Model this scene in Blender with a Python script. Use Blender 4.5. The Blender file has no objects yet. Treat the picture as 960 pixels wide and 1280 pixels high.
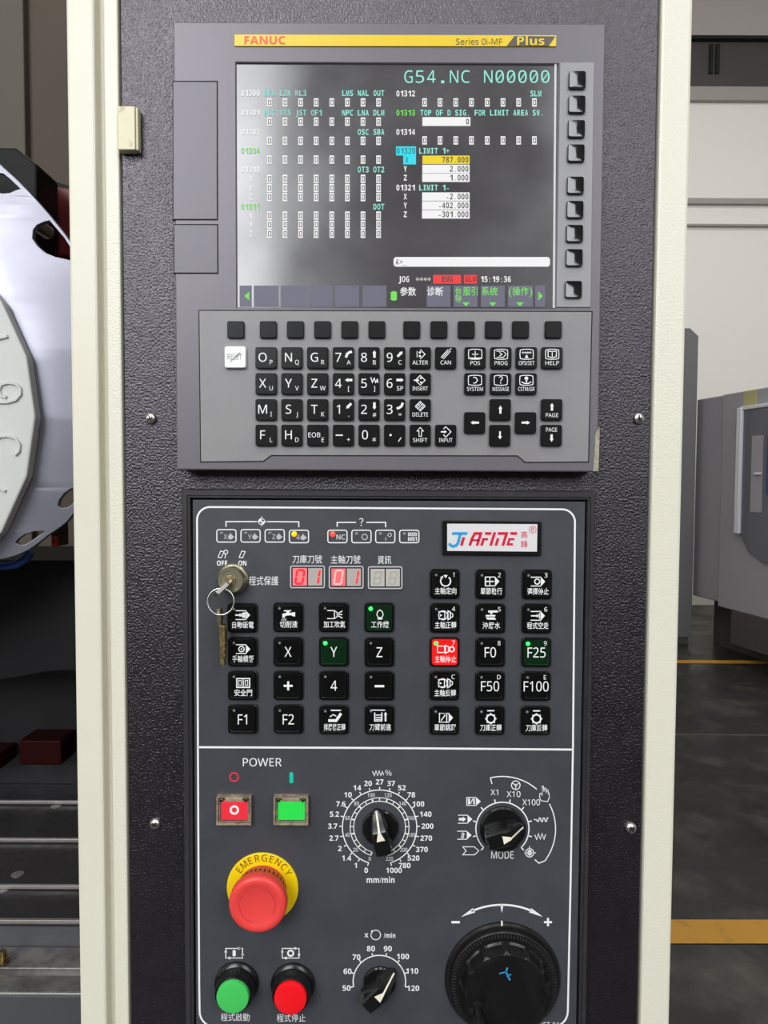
import bpy, bmesh, math, random
from mathutils import Matrix, Vector
random.seed(7)
PI = math.pi
scene = bpy.context.scene
COL = scene.collection

# ------------------------------------------------------------------ camera
FPX, DIST, ZC = 924.0, 0.53, 1.45          # focal length in photo pixels, distance to the black plate, eye height
PITCH, ROLL = math.radians(2.6), 0.0049
ROT = Matrix.Rotation(PI / 2 - PITCH, 3, 'X') @ Matrix.Rotation(ROLL, 3, 'Z')
CAM = Vector((0.0, -DIST, ZC))
cd = bpy.data.cameras.new('camera')
cam = bpy.data.objects.new('camera', cd)
COL.objects.link(cam)
cam.matrix_world = Matrix.Translation(CAM) @ ROT.to_4x4()
cd.sensor_fit = 'VERTICAL'
cd.sensor_height = 36.0
cd.lens = 36.0 * FPX / 1280.0
cd.clip_start = 0.02
cd.clip_end = 100
scene.camera = cam

# ------------------------------------------------------------------ light and exposure
vs = scene.view_settings
vs.view_transform = 'Standard'
vs.look = 'None'
vs.gamma = 1.0
vs.use_curve_mapping = False
vs.exposure = 0.0
world = bpy.data.worlds.new('sky')
scene.world = world
world.use_nodes = True
bg = world.node_tree.nodes['Background']
bg.inputs[0].default_value = (0.80, 0.87, 1.0, 1)
bg.inputs[1].default_value = 0.6


def area(name, loc, rot, sx, sy, power, col=(1, 1, 1)):
    l = bpy.data.lights.new(name, 'AREA')
    l.shape = 'RECTANGLE'
    l.size, l.size_y, l.energy, l.color = sx, sy, power, col
    o = bpy.data.objects.new(name, l)
    o.location = loc
    o.rotation_euler = rot
    COL.objects.link(o)
    return o


# daylight entering by the two window bands of the wall behind the photographer
WIN_A = (-4.6, -0.95, 2.7, 7.2)            # x0 x1 z0 z1
WIN_B = (1.7, 4.6, 2.7, 7.2)
YR = -6.0
area('daylight_window', ((WIN_A[0] + WIN_A[1]) / 2, YR - .02, (WIN_A[2] + WIN_A[3]) / 2), (PI / 2, 0, 0),
     WIN_A[1] - WIN_A[0], WIN_A[3] - WIN_A[2], 500, (0.96, 0.98, 1.0))
area('daylight_window', ((WIN_B[0] + WIN_B[1]) / 2, YR - .02, (WIN_B[2] + WIN_B[3]) / 2), (PI / 2, 0, 0),
     WIN_B[1] - WIN_B[0], WIN_B[3] - WIN_B[2], 240, (0.96, 0.98, 1.0))
FILL_LAMPS = [(-2.2, -2.6), (0.6, -2.6), (3.4, -2.6), (-1.0, 3.4), (3.6, 3.0)]  # unseen ceiling lamps, added to fill the hall and bay with light
for lx, ly in FILL_LAMPS:
    area('ceiling_fill_light', (lx, ly, 6.92), (0, 0, 0), 0.32, 1.5, (130 if lx > 0 else 55) if ly > 0 else 35, (1.0, 0.97, 0.92))

# ------------------------------------------------------------------ pixel -> point on a real plane


def ray(u, v):
    return ROT @ Vector(((u - 480) / FPX, (640 - v) / FPX, -1.0))


def P(u, v, y=0.0):
    d = ray(u, v)
    t = (y - CAM.y) / d.y
    return CAM + d * t


def PZ(u, v, z):
    d = ray(u, v)
    return CAM + d * ((z - CAM.z) / d.z)


def PX(u, v, x):
    d = ray(u, v)
    return CAM + d * ((x - CAM.x) / d.x)


def kpx(u, v, y=0.0):
    return (P(u + 1, v, y) - P(u, v, y)).length


# ------------------------------------------------------------------ materials
MATS = {}


def mat(name, col, rough=0.5, metal=0.0, spec=0.5, emit=None, estr=1.0, bump=None, var=None, coat=0.0,
        alpha=1.0, trans=0.0, rvar=None, tex='noise', vscale=20.0, ior=1.5, tint=None):
    m = bpy.data.materials.new(name)
    m.use_nodes = True
    nt = m.node_tree
    b = nt.nodes['Principled BSDF']
    b.inputs['Base Color'].default_value = (*col, 1)
    b.inputs['Roughness'].default_value = rough
    b.inputs['Metallic'].default_value = metal
    b.inputs['Specular IOR Level'].default_value = spec
    b.inputs['IOR'].default_value = ior
    if tint:
        b.inputs['Specular Tint'].default_value = (*tint, 1)
    b.inputs['Coat Weight'].default_value = coat
    b.inputs['Alpha'].default_value = alpha
    b.inputs['Transmission Weight'].default_value = trans
    if emit:
        b.inputs['Emission Color'].default_value = (*emit, 1)
        b.inputs['Emission Strength'].default_value = estr
    if bump or var or rvar:
        tc = nt.nodes.new('ShaderNodeNewGeometry')
    if bump:
        sc, st, di = bump
        n = nt.nodes.new('ShaderNodeTexVoronoi' if tex == 'voronoi' else 'ShaderNodeTexNoise')
        n.inputs['Scale'].default_value = sc
        if tex == 'noise':
            n.inputs['Detail'].default_value = 2.5
        nt.links.new(tc.outputs['Position'], n.inputs['Vector'])
        bp = nt.nodes.new('ShaderNodeBump')
        bp.inputs['Strength'].default_value = st
        bp.inputs['Distance'].default_value = di
        nt.links.new(n.outputs[0], bp.inputs['Height'])
        nt.links.new(bp.outputs[0], b.inputs['Normal'])
    if var:                                             # soft colour variation / wear: (colour, amount)
        c2, lo, hi = var
        n = nt.nodes.new('ShaderNodeTexNoise')
        n.inputs['Scale'].default_value = vscale
        n.inputs['Detail'].default_value = 6
        n.inputs['Roughness'].default_value = 0.65
        nt.links.new(tc.outputs['Position'], n.inputs['Vector'])
        mr = nt.nodes.new('ShaderNodeMapRange')
        mr.inputs[1].default_value, mr.inputs[2].default_value = lo, hi
        nt.links.new(n.outputs[0], mr.inputs[0])
        mx = nt.nodes.new('ShaderNodeMix')
        mx.data_type = 'RGBA'
        mx.inputs[6].default_value = (*col, 1)
        mx.inputs[7].default_value = (*c2, 1)
        nt.links.new(mr.outputs[0], mx.inputs[0])
        nt.links.new(mx.outputs[2], b.inputs['Base Color'])
    if rvar:
        lo, hi, sc = rvar
        n = nt.nodes.new('ShaderNodeTexNoise')
        n.inputs['Scale'].default_value = sc
        n.inputs['Detail'].default_value = 5
        nt.links.new(tc.outputs['Position'], n.inputs['Vector'])
        mr = nt.nodes.new('ShaderNodeMapRange')
        mr.inputs[1].default_value, mr.inputs[2].default_value = .3, .7
        mr.inputs[3].default_value, mr.inputs[4].default_value = lo, hi
        nt.links.new(n.outputs[0], mr.inputs[0])
        nt.links.new(mr.outputs[0], b.inputs['Roughness'])
    MATS[name] = m
    return m


mat('black_leather_paint', (.0045, .004, .0048), .29, spec=.9, bump=(640, .62, .0012), rvar=(.25, .34, 30), tint=(1.0, .93, 1.03))
mat('cream_paint', (.69, .665, .55), .42, bump=(700, .10, .0006), var=((.66, .63, .51), .35, .75), vscale=5)
mat('cream_rough_paint', (.69, .665, .55), .34, bump=(620, .35, .0008))
mat('hinge_paint', (.66, .62, .42), .45, var=((.40, .33, .22), .58, .72), vscale=120)
mat('gap_black', (.004, .004, .004), .8)
mat('housing_grey', (.122, .115, .130), .36, spec=.6, bump=(1800, .12, .0003), tint=(1.0, .95, 1.02))
mat('door_grey', (.118, .112, .127), .40, spec=.6, bump=(1800, .14, .0003), tint=(1.0, .95, 1.02))
mat('plate_grey', (.235, .230, .232), .40, var=((.215, .205, .21), .4, .7), vscale=22)
mat('strip_grey', (.27, .265, .275), .40)
mat('strip_yellow', (.74, .52, .0), .35)
mat('brand_red', (.80, .06, .02), .4)
mat('brand_dark', (.07, .06, .05), .4)
mat('screen_glass', (.012, .012, .013), .14, spec=1.0, emit=(.050, .046, .051), estr=1.0, rvar=(.10, .24, 14))
mat('screen_frame', (.05, .05, .055), .35)
mat('screen_rim', (.55, .55, .56), .25)
for n_, c_, s_ in (('pix_white', (.88, .88, .88), 1.0), ('pix_cyan', (.30, .82, .70), 1.0), ('pix_dimcyan', (.25, .68, .62), 1.0),
                   ('pix_green', (.18, .72, .10), 1.0), ('pix_sky', (.02, .72, .84), 1.0),
                   ('pix_yellow', (.86, .66, .01), 1.0), ('pix_red', (.90, .045, .05), 1.0), ('pix_dark', (.05, .05, .05), 1.0),
                   ('pix_grey', (.15, .145, .20), 1.0), ('pix_teal_dark', (.01, .2, .24), 1.0)):
    mat(n_, (.01, .01, .01), .35, emit=c_, estr=s_, spec=.2)
mat('key_black', (.005, .0045, .005), .26, spec=.30)
mat('key_wrinkled', (.006, .0055, .006), .10, spec=.9, bump=(60, .05, .003))
mat('key_matt', (.005, .0045, .005), .34, spec=.22)
mat('key_white', (.82, .82, .82), .35)
mat('print_white', (.80, .80, .80), .5)
mat('print_dim', (.48, .48, .50), .5)
mat('print_faint', (.05, .05, .05), .5)
mat('print_grey', (.28, .28, .28), .5)
mat('scuff_beige', (.36, .34, .26), .6, var=((.2, .18, .14), .4, .7), vscale=200)
mat('frame_black', (.026, .025, .029), .34, spec=.6, var=((.04, .04, .045), .55, .8), vscale=60, bump=(900, .08, .0004))
mat('face_slate', (.052, .056, .066), .42, var=((.042, .043, .050), .35, .7), vscale=28, bump=(1500, .06, .0003))
mat('bezel_black', (.006, .006, .006), .24, spec=.45)
mat('cap_black', (.004, .004, .004), .10, spec=.5, coat=.2)
mat('cap_green_lit', (.003, .008, .004), .12, emit=(.0005, .013, .003), estr=1.0)
mat('cap_red_lit', (.35, .005, .005), .2, emit=(.75, .008, .008), estr=.85)
mat('led_green', (.02, .3, .05), .3, emit=(.02, 1.0, .08), estr=3.0)
mat('led_red', (.7, .05, .03), .3, emit=(1.0, .07, .03), estr=1.0)
mat('led_amber', (.8, .4, .02), .3, emit=(1.0, .48, .01), estr=.8)
mat('led_off', (.16, .17, .18), .3)
mat('seg_lit', (.7, .02, .03), .3, emit=(.85, .010, .02), estr=1.0)
mat('seg_soft', (.7, .3, .3), .3, emit=(.95, .36, .34), estr=.8)
mat('seg_off', (.40, .38, .33), .4)
mat('cell_lit', (.4, .12, .12), .3, emit=(.80, .14, .17), estr=.8)
mat('cell_off', (.42, .38, .35), .35)
mat('cell_plain', (.47, .46, .41), .35)
mat('logo_white', (.68, .66, .67), .3)
mat('logo_blue', (.02, .33, .66), .35)
mat('logo_red', (.62, .01, .04), .35)
mat('estop_red', (.74, .055, .050), .38, spec=.4)
mat('estop_shaft', (.50, .04, .04), .42)
mat('legend_yellow', (.84, .60, .0), .4)
mat('print_brown', (.12, .06, .01), .5)
mat('print_red', (.62, .03, .06), .5)
mat('print_green', (.0, .52, .34), .5)
mat('button_green', (.055, .52, .10), .34)
mat('button_red', (.85, .005, .012), .34)
mat('lens_red', (.20, .003, .006), .3, spec=.2, emit=(.75, .006, .030), estr=.9)
mat('lens_green', (.002, .18, .02), .3, spec=.2, emit=(.0, .66, .045), estr=.85)
mat('clear_tan', (.34, .27, .18), .25, spec=.6, var=((.16, .12, .08), .4, .6), vscale=160)
mat('clear_cover', (.9, .88, .84), .06, alpha=.015)
mat('wheel_black', (.006, .0055, .0055), .32, spec=.4)
mat('wheel_face', (.006, .0055, .0055), .50, spec=.3)
mat('ink_blue', (.02, .26, .55), .5)
mat('knob_black', (.006, .006, .006), .18, spec=.5)
mat('knob_white', (.80, .76, .62), .4)
mat('lock_metal', (.42, .39, .28), .34, metal=1.0)
mat('steel', (.62, .62, .60), .25, metal=1.0)
mat('screw_steel', (.60, .58, .56), .28, metal=1.0)
mat('brass', (.45, .34, .14), .4, metal=1.0, var=((.20, .15, .08), .4, .6), vscale=300)
# machine interior
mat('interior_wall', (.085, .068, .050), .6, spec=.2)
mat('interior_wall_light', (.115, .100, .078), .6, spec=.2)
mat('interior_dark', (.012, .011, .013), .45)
mat('spindle_cover', (.006, .0055, .007), .5, spec=.3)
mat('disc_steel', (.30, .30, .355), .36, metal=.55, rvar=(.32, .42, 8))
mat('hub_white', (.58, .585, .56), .45)
mat('bracket_black', (.005, .0045, .005), .5, spec=.15)
mat('block_red', (.022, .0012, .0012), .6, spec=.1)
mat('motor_red', (.14, .009, .012), .45)
mat('motor_blue', (.10, .14, .22), .45)
mat('hose_blue', (.01, .05, .22), .35)
mat('tag_red', (.55, .04, .01), .4)
mat('way_steel', (.055, .052, .055), .34, metal=.4, rvar=(.25, .5, 40))
mat('way_edge', (.30, .27, .26), .35, metal=.5)
mat('table_iron', (.30, .29, .28), .40, metal=.6, var=((.16, .15, .15), .4, .65), vscale=30)
mat('table_side', (.10, .10, .105), .5, metal=.3, bump=(300, .2, .001))
# hall
mat('hall_wall', (.80, .775, .73), .7)
mat('hall_wall_upper', (.40, .36, .345), .7)
mat('hall_wall_rear', (.17, .165, .16), .7)
mat('hall_trim', (.33, .31, .28), .6)
mat('hall_dark', (.055, .047, .048), .5)
mat('hall_ceiling', (.62, .61, .58), .8)
mat('floor_epoxy', (.018, .0165, .015), .30, rvar=(.16, .50, 2.2), var=((.070, .062, .052), .50, .74), vscale=3.0, bump=(6, .12, .02))
mat('joint_grey', (.075, .07, .06), .6)
mat('cell_soft', (.4, .10, .10), .3, emit=(.72, .09, .10), estr=.8)
mat('line_yellow', (.42, .21, .02), .5, var=((.24, .13, .02), .58, .75), vscale=14)
mat('far_machine_grey', (.30, .29, .31), .42)
mat('far_machine_white', (.60, .60, .64), .4)
mat('far_glass', (.10, .10, .12), .15)
mat('far_blue', (.02, .04, .16), .4)
mat('far_yellow', (.40, .36, .16), .5)
mat('cabinet_grey', (.115, .112, .115), .45)
mat('lamp_white', (.8, .8, .8), .5)
mat('lamp_glow', (.9, .9, .9), .5, emit=(1, .97, .92), estr=4)


# ------------------------------------------------------------------ mesh helpers
class MB:
    def __init__(s):
        s.v, s.f = [], []

    def add(s, vs_, fs):
        o = len(s.v)
        s.v += [tuple(p) for p in vs_]
        s.f += [tuple(i + o for i in f) for f in fs]
        return s

    def box(s, x0, x1, y0, y1, z0, z1):
        vv = [(x, y, z) for x in (x0, x1) for y in (y0, y1) for z in (z0, z1)]
        return s.add(vv, [(0, 1, 3, 2), (4, 6, 7, 5), (0, 4, 5, 1), (2, 3, 7, 6), (0, 2, 6, 4), (1, 5, 7, 3)])

    def rings(s, rings, cap0=True, cap1=True):
        n = len(rings[0])
        vv, ff = [], []
        for r in rings:
            vv += r
        for k in range(len(rings) - 1):
            for i in range(n):
                j = (i + 1) % n
                ff.append((k * n + i, k * n + j, (k + 1) * n + j, (k + 1) * n + i))
        if cap0:
            ff.append(tuple(range(n)))
        if cap1:
            ff.append(tuple((len(rings) - 1) * n + i for i in range(n)))
        return s.add(vv, ff)

    # rounded rectangle lofted along y: levels (half_w, half_h, corner, y)
    def rloft(s, cx, cz, levels, seg=3):
        rs = []
        for hw, hh, r, y in levels:
            rs.append([(cx + a, y, cz + b) for a, b in rrect(hw, hh, r, seg)])
        return s.rings(rs)

    def lathe(s, cx, cz, prof, n=40, cap0=True, cap1=True):
        rs = [[(cx + r * math.cos(2 * PI * i / n), y, cz + r * math.sin(2 * PI * i / n)) for i in range(n)] for r, y in prof]
        return s.rings(rs, cap0, cap1)

    # flat polygon given in photo pixels, laid on the plane y
    def poly(s, pts, y):
        return s.add([P(u, v, y) for u, v in pts], [tuple(range(len(pts)))])

    def prism(s, pts, y0, y1):                         # pixel outline at the front plane y0, straight back to y1
        a = [tuple(P(u, v, y0)) for u, v in pts]
        return s.rings([a, [(p[0], y1, p[2]) for p in a]])

    def rect(s, u0, v0, u1, v1, y):
        return s.poly([(u0, v0), (u1, v0), (u1, v1), (u0, v1)], y)

    def disc(s, u, v, r, y, n=20, ry=None):
        return s.poly([(u + r * math.cos(2 * PI * i / n), v + (ry or r) * math.sin(2 * PI * i / n)) for i in range(n)], y)

    def stroke(s, pts, w, y, closed=False):
        n = len(pts)
        L, R = [], []
        for i in range(n):
            a = pts[(i - 1) % n] if (closed or i > 0) else None
            b = pts[i]
            c = pts[(i + 1) % n] if (closed or i < n - 1) else None

            def nrm(p, q):
                dx, dy = q[0] - p[0], q[1] - p[1]
                l = math.hypot(dx, dy) or 1e-9
                return (-dy / l, dx / l)
            n1 = nrm(a, b) if a else None
            n2 = nrm(b, c) if c else None
            if n1 and n2:
                mx, my = n1[0] + n2[0], n1[1] + n2[1]
                l = math.hypot(mx, my)
                if l < .35:
                    mx, my, k = n1[0], n1[1], 1.0
                else:
                    mx, my = mx / l, my / l
                    k = min(2.2, 1 / max(.3, mx * n1[0] + my * n1[1]))
            else:
                mx, my = n1 or n2
                k = 1.0
            L.append((b[0] + mx * w / 2 * k, b[1] + my * w / 2 * k))
            R.append((b[0] - mx * w / 2 * k, b[1] - my * w / 2 * k))
        vv = [P(u, v, y) for u, v in L] + [P(u, v, y) for u, v in R]
        ff = []
        for i in range(n if closed else n - 1):
            j = (i + 1) % n
            ff.append((i, j, n + j, n + i))
        return s.add(vv, ff)

    def arc(s, u, v, r, w, y, a0=0, a1=360, n=40):     # angles clockwise from straight up
        full = abs(a1 - a0) >= 360
        m = n if full else n + 1
        pts = [polar(u, v, r, a0 + (a1 - a0) * i / n) for i in range(m)]
        return s.stroke(pts, w, y, full)

    def text(s, t, u, v, h, y, align='c', bold=0.0, w=None, rot=0.0, sx=1.0):
        vv, ff, bb = glyphs(t, bold)
        cjk = any(ord(c) > 0x2e80 for c in t)
        k = h / (.90 if cjk else .70)
        wd = bb[1] - bb[0]
        kx = (w / wd) if w else k * sx
        ox = {'c': (bb[0] + bb[1]) / 2, 'l': bb[0], 'r': bb[1]}[align]
        oy = .38 if cjk else .345
        ca, sa = math.cos(rot), math.sin(rot)
        out = []
        for a, b in vv:
            du, dv = (a - ox) * kx, -(b - oy) * k
            out.append(P(u + du * ca - dv * sa, v + du * sa + dv * ca, y))
        return s.add(out, ff)


def rrect(hw, hh, r, seg=3):
    r = min(r, hw, hh)
    out = []
    for cx, cz, a0 in ((hw - r, hh - r, 0), (-hw + r, hh - r, 90), (-hw + r, -hh + r, 180), (hw - r, -hh + r, 270)):
        for i in range(seg + 1):
            a = math.radians(a0 + 90 * i / seg)
            out.append((cx + r * math.cos(a), cz + r * math.sin(a)))
    return out


def rrect_px(u0, v0, u1, v1, r, seg=5):
    cu, cv = (u0 + u1) / 2, (v0 + v1) / 2
    return [(cu + a, cv - b) for a, b in rrect((u1 - u0) / 2, (v1 - v0) / 2, r, seg)]


def polar(u, v, r, a):
    t = math.radians(a)
    return (u + r * math.sin(t), v - r * math.cos(t))


_fc = bpy.data.curves.new('lettering', 'FONT')
_fc.resolution_u = 3
_fo = bpy.data.objects.new('lettering', _fc)
COL.objects.link(_fo)
_gc = {}


def sans(t, bold):                                     # plain sans-serif letter forms
    if any(ord(c) > 0x2e80 for c in t):
        return t
    U, L, D = (0x1d5d4, 0x1d5ee, 0x1d7ec) if bold >= .015 else (0x1d5a0, 0x1d5ba, 0x1d7e2)
    o = ''
    for c in t:
        o += chr(U + ord(c) - 65) if 'A' <= c <= 'Z' else chr(L + ord(c) - 97) if 'a' <= c <= 'z' else chr(D + ord(c) - 48) if '0' <= c <= '9' else {'?': '？', '%': '％'}.get(c, c)
    return o




def glyphs(t, bold=0.0):
    key = (t, bold)
    if key not in _gc:
        _fc.body = sans(t, bold)
        _fc.offset = bold if any(ord(c) > 0x2e80 for c in t) else 0.0
        dg = bpy.context.evaluated_depsgraph_get()
        dg.update()
        m = bpy.data.meshes.new_from_object(_fo.evaluated_get(dg))
        vv = [(p.co.x, p.co.y) for p in m.vertices]
        ff = [tuple(p.vertices) for p in m.polygons]
        bpy.data.meshes.remove(m)
        xs = [p[0] for p in vv] or [0, 1]
        _gc[key] = (vv, ff, (min(xs), max(xs)))
    return _gc[key]


WLOC = {}


def make_mesh(name, mb, m, centre, bevel=0.0, smooth=None, recalc=True):
    me = bpy.data.meshes.new(name)
    me.from_pydata([(a - centre[0], b - centre[1], c - centre[2]) for a, b, c in mb.v], [], mb.f)
    if recalc or bevel:
        bm = bmesh.new()
        bm.from_mesh(me)
        if recalc:
            bmesh.ops.recalc_face_normals(bm, faces=bm.faces)
        if bevel:
            bmesh.ops.bevel(bm, geom=list(bm.edges), offset=bevel, segments=2, profile=.5, affect='EDGES', clamp_overlap=True)
        bm.to_mesh(me)
        bm.free()
    me.materials.append(MATS[m])
    if smooth is not None:
        me.polygons.foreach_set('use_smooth', [True] * len(me.polygons))
        me.set_sharp_from_angle(angle=math.radians(smooth))
    return me


def obj(name, mb, m, parent=None, label=None, cat=None, group=None, kind=None, bevel=0.0, smooth=None, recalc=True):
    lo = [min(p[i] for p in mb.v) for i in range(3)]
    hi = [max(p[i] for p in mb.v) for i in range(3)]
    c = [(lo[i] + hi[i]) / 2 for i in range(3)]
    return inst(name, make_mesh(name, mb, m, c, bevel, smooth, recalc), c, parent, label, cat, group, kind)


def inst(name, me, loc, parent=None, label=None, cat=None, group=None, kind=None):
    o = bpy.data.objects.new(name, me)
    COL.objects.link(o)
    w = Vector(loc)
    WLOC[o.name] = w
    if parent:
        o.parent = parent
        o.location = w - WLOC[parent.name]
    else:
        o.location = w
    for k, val in (('label', label), ('category', cat), ('group', group), ('kind', kind)):
        if val:
            o[k] = val
    return o


def thing(name, loc, label, cat, group=None):
    return inst(name, None, loc, None, label, cat, group)


YP = 0.0                    # black plate
# ================================================================== THE SETTING: hall
HX0, HX1, HY0, HY1, HZ = -7.0, 8.0, YR, 8.0, 8.0
obj('floor', MB().box(HX0, HX1, HY0, HY1, -.1, 0), 'floor_epoxy', kind='structure')
obj('ceiling', MB().box(HX0, HX1, HY0, HY1, 7.5, 7.6), 'hall_ceiling', kind='structure')
wb = obj('wall_back', MB().box(HX0, HX1, HY1, HY1 + .2, 0, HZ), 'hall_wall', kind='structure')
obj('wall_left', MB().box(HX0 - .2, HX0, HY0, HY1, 0, HZ), 'hall_wall', kind='structure')
obj('wall_right', MB().box(HX1, HX1 + .2, HY0, HY1, 0, HZ), 'hall_wall', kind='structure')
rear = MB()
rear.box(HX0, WIN_A[0], YR - .2, YR, 0, HZ).box(WIN_A[1], WIN_B[0], YR - .2, YR, 0, HZ).box(WIN_B[1], HX1, YR - .2, YR, 0, HZ)
for W_ in (WIN_A, WIN_B):
    rear.box(W_[0], W_[1], YR - .2, YR, 0, W_[2]).box(W_[0], W_[1], YR - .2, YR, W_[3], HZ)
obj('wall_front', rear, 'hall_wall_rear', kind='structure')
# ribs and bands of the wall that shows right of the cabinet
zb = lambda v: P(910, v, HY1).z
wx0, wx1 = 1.0, HX1
obj('trim_1', MB().box(wx0, wx1, HY1 - .05, HY1, zb(50), zb(-120)), 'hall_wall_upper', kind='structure', bevel=.004)
obj('trim_2', MB().box(wx0, wx1, HY1 - .02, HY1, zb(112), zb(54)), 'hall_dark', kind='structure')
obj('trim_3', MB().box(wx0, wx1, HY1 - .09, HY1, zb(54), zb(50)), 'gap_black', kind='structure')
obj('trim_4', MB().box(wx0, wx1, HY1 - .07, HY1, zb(129), zb(112)), 'hall_trim', kind='structure', bevel=.004)
obj('trim_5', MB().box(wx0, wx1, HY1 - .06, HY1, zb(257), zb(250)), 'hall_trim', kind='structure', bevel=.004)
obj('trim_6', MB().box(wx0, wx1, HY1 - .06, HY1, zb(284.5), zb(282)), 'hall_trim', kind='structure', bevel=.004)
for i, u in enumerate((887, 895)):
    x = P(u, 80, HY1).x
    obj('trim_7', MB().box(x - .02, x + .02, HY1 - .05, HY1 - .02, zb(94), zb(58)), 'gap_black', kind='structure')

# floor markings
n0, n1 = PZ(838, 1180, 0), PZ(960, 1148, 0)
obj('floor_line', MB().add([(-.4, PZ(838, 1182, 0).y, .002), (4.5, PZ(838, 1182, 0).y + .03, .002), (4.5, PZ(838, 1152, 0).y + .03, .002), (-.4, PZ(838, 1152, 0).y, .002)], [(0, 1, 2, 3)]),
    'line_yellow', label='wide yellow floor marking close to the control cabinet', cat='floor marking')
obj('floor_line', MB().add([(-.4, PZ(880, 829.5, 0).y, .002), (7, PZ(880, 829.5, 0).y, .002), (7, PZ(880, 825.5, 0).y, .002), (-.4, PZ(880, 825.5, 0).y, .002)], [(0, 1, 2, 3)]),
    'line_yellow', label='thin far yellow floor marking near the grey machine', cat='floor marking')
sj = PZ(880, 919, 0).y
obj('floor_joint', MB().box(.5, 6, sj, sj + .012, -.001, .0015), 'joint_grey', label='pale thin joint line crossing the dark floor', cat='floor joint')

# bodies for the unseen ceiling lamps added as fill light
for lx, ly in FILL_LAMPS:
    t = thing('ceiling_fill_lamp', (lx, ly, 6.93), 'long white ceiling lamp added as fill light, ' + {(-2.2, -2.6): 'hung behind the photographer on the left', (.6, -2.6): 'hung straight behind the photographer', (3.4, -2.6): 'hung behind the photographer on the right', (-1.0, 3.4): 'hung above the machining bay', (3.6, 3.0): 'hung above the aisle to the far machine'}[(lx, ly)], 'lamp', 'ceiling lamps added as fill light')
    obj('lamp_body', MB().box(lx - .18, lx + .18, ly - .8, ly + .8, 6.95, 7.05), 'lamp_white', t, bevel=.01)
    for s in (-.6, .6):
        obj('hanger', MB().box(lx - .01, lx + .01, ly + s - .01, ly + s + .01, 7.05, 7.5), 'steel', t)

# ================================================================== far machine and tall cabinet on the right
p1 = CAM + ray(869, 598) * (6.6 / ray(869, 598).y)
p2 = CAM + ray(960, 598) * (5.7 / ray(960, 598).y)
p1.z = p2.z = 0
e1 = (p2 - p1).normalized()
nn = Vector((e1.y, -e1.x, 0))
if nn.x > 0:
    nn = -nn


def onface(u, v, out=0.0):                             # pixel -> (distance along the machine's side, height)
    d = ray(u, v)
    q = p1 + nn * out
    t = (q - CAM).dot(nn) / d.dot(nn)
    h = CAM + d * t
    return (h - q).dot(e1), h.z


def fbox(mb, s0, s1, o0, o1, z0, z1):                  # box in the machine's frame: along, outward, up
    vv = []
    for s in (s0, s1):
        for o in (o0, o1):
            for z in (z0, z1):
                vv.append(p1 + e1 * s + nn * o + Vector((0, 0, z)))
    return mb.add(vv, [(0, 1, 3, 2), (4, 6, 7, 5), (0, 4, 5, 1), (2, 3, 7, 6), (0, 2, 6, 4), (1, 5, 7, 3)])


MT, MBZ = onface(869, 500)[1], onface(869, 745)[1]
fm = thing('machining_centre', p1 + e1 * 1.2 - nn * .9, 'grey enclosed machine tool standing by the far wall', 'machine')
LEN = 2.6
s905, s926, s945 = onface(905, 600)[0], onface(926, 600)[0], onface(947, 600)[0]
obj('enclosure', fbox(MB(), 0, LEN, -1.8, 0, MBZ, MT), 'far_machine_grey', fm, bevel=.01)
obj('corner_panel', fbox(MB(), s905, LEN, 0, .03, MBZ - .03, MT + .0), 'far_machine_grey', fm, bevel=.008)
obj('base', fbox(MB(), .1, LEN, -1.7, -.15, 0, MBZ), 'hall_dark', fm)
zt, zb_ = onface(932, 513, .03)[1], onface(932, 683, .03)[1]
dl = onface(929, 600, .03)[0]
drm = MB()
k_ = []
for s, z in ((dl, zt), (dl + .95, zt), (dl + .95, zb_ - .12), (dl + .30, zb_ - .10), (dl + .12, zb_ - .03), (dl, zb_ + .12)):
    k_.append((s, z))
drm.rings([[tuple(p1 + e1 * s + nn * o + Vector((0, 0, z))) for s, z in k_] for o in (.03, .06)])
dr = obj('door', drm, 'far_glass', fm, label='grey glazed machine door')
obj('door_edge', fbox(MB(), dl - .03, dl + .025, .03, .085, zb_ + .1, zt + .02), 'far_machine_white', dr, bevel=.006)
obj('door_edge', fbox(MB(), dl, dl + .95, .03, .075, zt, zt + .03), 'far_machine_white', dr, bevel=.006)
obj('window_pane', fbox(MB(), onface(938, 600, .07)[0], onface(952, 600, .07)[0], .058, .066, onface(940, 640, .07)[1], onface(940, 545, .07)[1]), 'far_machine_grey', dr)
obj('handle', fbox(MB(), onface(941, 592, .1)[0], onface(947, 592, .1)[0], .06, .10, onface(943, 593.5, .1)[1], onface(943, 590.5, .1)[1]), 'far_machine_white', dr, bevel=.006)
obj('display', fbox(MB(), onface(957.5, 600, .075)[0], onface(957.5, 600, .075)[0] + .4, .06, .075, onface(957, 618, .075)[1], onface(957, 545, .075)[1]), 'far_blue', dr)
obj('warning_label', fbox(MB(), onface(934, 500)[0], onface(950, 500)[0], .03, .034, onface(940, 509)[1], onface(940, 489)[1]), 'far_yellow', fm, label='yellow warning label')
obj('skirt', fbox(MB(), onface(924, 700)[0], LEN, .0, .06, .12, MBZ - .03), 'hall_dark', fm)
hose = MB()
for s0 in (onface(876, 760)[0], onface(897, 760)[0]):
    fbox(hose, s0 + .02, s0 + .06, -.2, -.16, 0.02, MBZ)
obj('conduit', hose, 'cabinet_grey', fm)

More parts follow.
